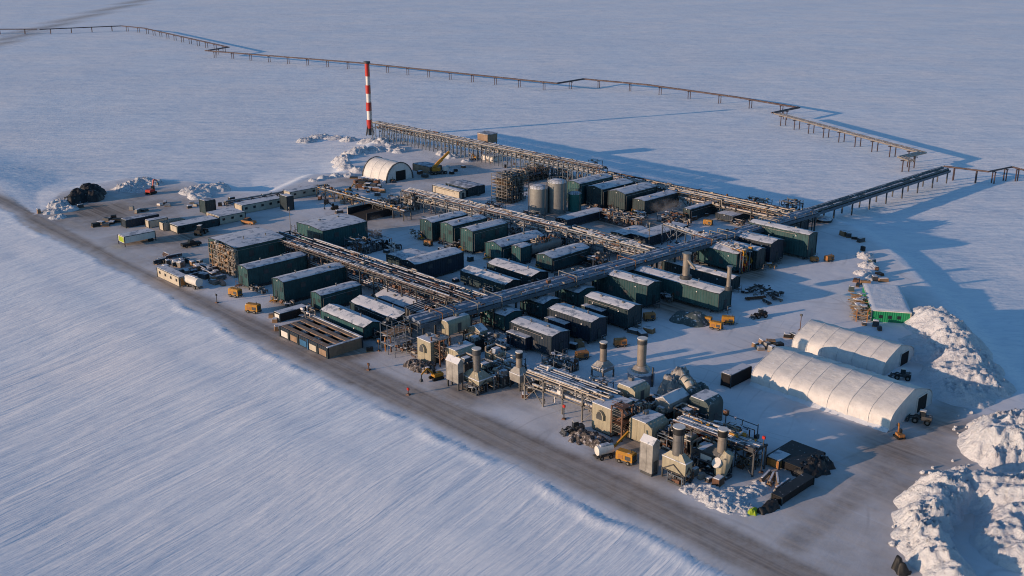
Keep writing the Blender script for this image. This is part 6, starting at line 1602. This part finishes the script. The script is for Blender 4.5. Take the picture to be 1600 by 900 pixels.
# dark boulder-like bag near the ploughed pile
mound('black_bag', 'black bulging bag lying at the edge of the frame road junction', [(1403, 889, 0.85, 1.7), (1408, 893, 0.9, 1.4)], 'bag', lump=0.5, lscale=1.0, step=0.12, mat='black', seed=44)['label'] = 'black bulging bag lying beside the huge ploughed snow pile'

# fallen pole by the bank with snow
X, Y = G(1288, 346)
t = thing('round_skid', 'snow-filled oval basin on skids just outside the tallest green module', 'basin', (X, Y), radians(20))
b = MB(); b.tube((0, 0, -0.2), (0, 0, 0.7), 2.2, 20, r2=2.5); b.build('basin', 'steel', t)
MB().dome((0, 0, 0.72), 2.2, 0.5, 18, 4).build('snow_fill', 'rsnow', t)
MB().bx(-3.4, -2.4, -1, 1, 0, 0.3).build('skid', 'steel', t)

# pipeline berm behind camp row
P0, P1 = G(352, 315, 1.5), G(512, 288, 1.5)
rack('low_pipe_run', 'low pipe run on stub posts behind the camp row', P0, P1, 1.6, 1.3, 5, (1.0,), 3, 0.5, 0.9, 33, rmax=0.22, leg='steel')

# drifting steam
m = bpy.data.materials.new('steam'); m.use_nodes = True; t_ = m.node_tree; t_.nodes.remove(t_.nodes['Principled BSDF'])
vs_ = N(t_, 'ShaderNodeVolumePrincipled'); vs_.inputs['Color'].default_value = (0.9, 0.93, 1, 1)
tc_ = N(t_, 'ShaderNodeTexCoord'); nn_ = noise(t_, tc_.outputs['Object'], 0.28, 4)
gr_ = N(t_, 'ShaderNodeVectorMath', operation='LENGTH'); mp_ = N(t_, 'ShaderNodeMapping'); mp_.inputs['Location'].default_value = (-1, -1, -1); mp_.inputs['Scale'].default_value = (2, 2, 2)
t_.links.new(tc_.outputs['Generated'], mp_.inputs[0]); t_.links.new(mp_.outputs[0], gr_.inputs[0])
fall = ramp(t_, gr_.outputs['Value'], [(0.1, 1.0), (0.95, 0.0)])
den = math_(t_, 'MULTIPLY', math_(t_, 'MULTIPLY', ramp(t_, nn_, [(0.42, 0.0), (0.7, 1.0)]), fall), 0.16)
t_.links.new(den, vs_.inputs['Density']); t_.links.new(vs_.outputs[0], t_.nodes['Material Output'].inputs['Volume'])
M['steam'] = m
for lab, u, v, a_, b_, c_, z_ in (('thin bluish steam drifting off the low modules behind the covered bridge', 1040, 338, 7, 4, 2.6, 3.4), ('faint steam rising between the green house and the cleared yard', 590, 385, 4, 3, 4.5, 5.5)):
    X, Y = G(u, v); me_ = MB(); n = 16; vs = []
    for j in range(9):
        ph = -pi / 2 + pi * j / 8
        for i in range(n): vs.append((a_ * cos(ph) * cos(2 * pi * i / n), b_ * cos(ph) * sin(2 * pi * i / n), c_ * sin(ph)))
    me_.add(vs, [(j * n + i, j * n + (i + 1) % n, (j + 1) * n + (i + 1) % n, (j + 1) * n + i) for j in range(8) for i in range(n)], 0, True)
    o = me_.build('steam_plume', 'steam', None, (X, Y, z_), radians(24)); tag(o, lab, 'steam')

# ---------------------------------------------------------------- light, sky, camera
w = bpy.data.worlds.new('World'); sc.world = w; w.use_nodes = True
wt = w.node_tree; bg = wt.nodes['Background']
sky = wt.nodes.new('ShaderNodeTexSky'); sky.sky_type = 'NISHITA'; sky.sun_disc = False
sky.sun_elevation = SUN_EL
# the light comes from the side opposite to where the shadows fall
saz = SUN_AZ + pi
sky.sun_rotation = pi / 2 - saz
sky.altitude = 100; sky.air_density = 1.0; sky.dust_density = 0.6; sky.ozone_density = 3.0
tint = mixc(wt, 1.0, sky.outputs[0], (0.80, 1.02, 1.12), 'MULTIPLY'); wt.links.new(tint, bg.inputs[0]); bg.inputs[1].default_value = 0.15
sl = bpy.data.lights.new('sun', 'SUN'); sl.energy = 4.8; sl.angle = radians(0.5); sl.color = (1.0, 0.69, 0.46)
so = bpy.data.objects.new('sun', sl); COL.objects.link(so)
d = Vector((cos(SUN_AZ) * cos(SUN_EL), sin(SUN_AZ) * cos(SUN_EL), -sin(SUN_EL)))
so.rotation_euler = d.to_track_quat('-Z', 'Y').to_euler(); so.location = (0, 0, 120)
cam = bpy.data.cameras.new('camera'); co_ = bpy.data.objects.new('camera', cam); COL.objects.link(co_)
cam.sensor_width = 36; cam.lens = 36 * F / 1600; cam.clip_start = 1; cam.clip_end = 20000
co_.location = (0, 0, H); co_.rotation_euler = (pi / 2 - TH, 0, 0)
sc.camera = co_
sc.cycles.pixel_filter_type = 'BLACKMAN_HARRIS'; sc.cycles.filter_width = 1.05
sc.view_settings.view_transform = 'Standard'; sc.view_settings.look = 'None'; sc.view_settings.exposure = 0
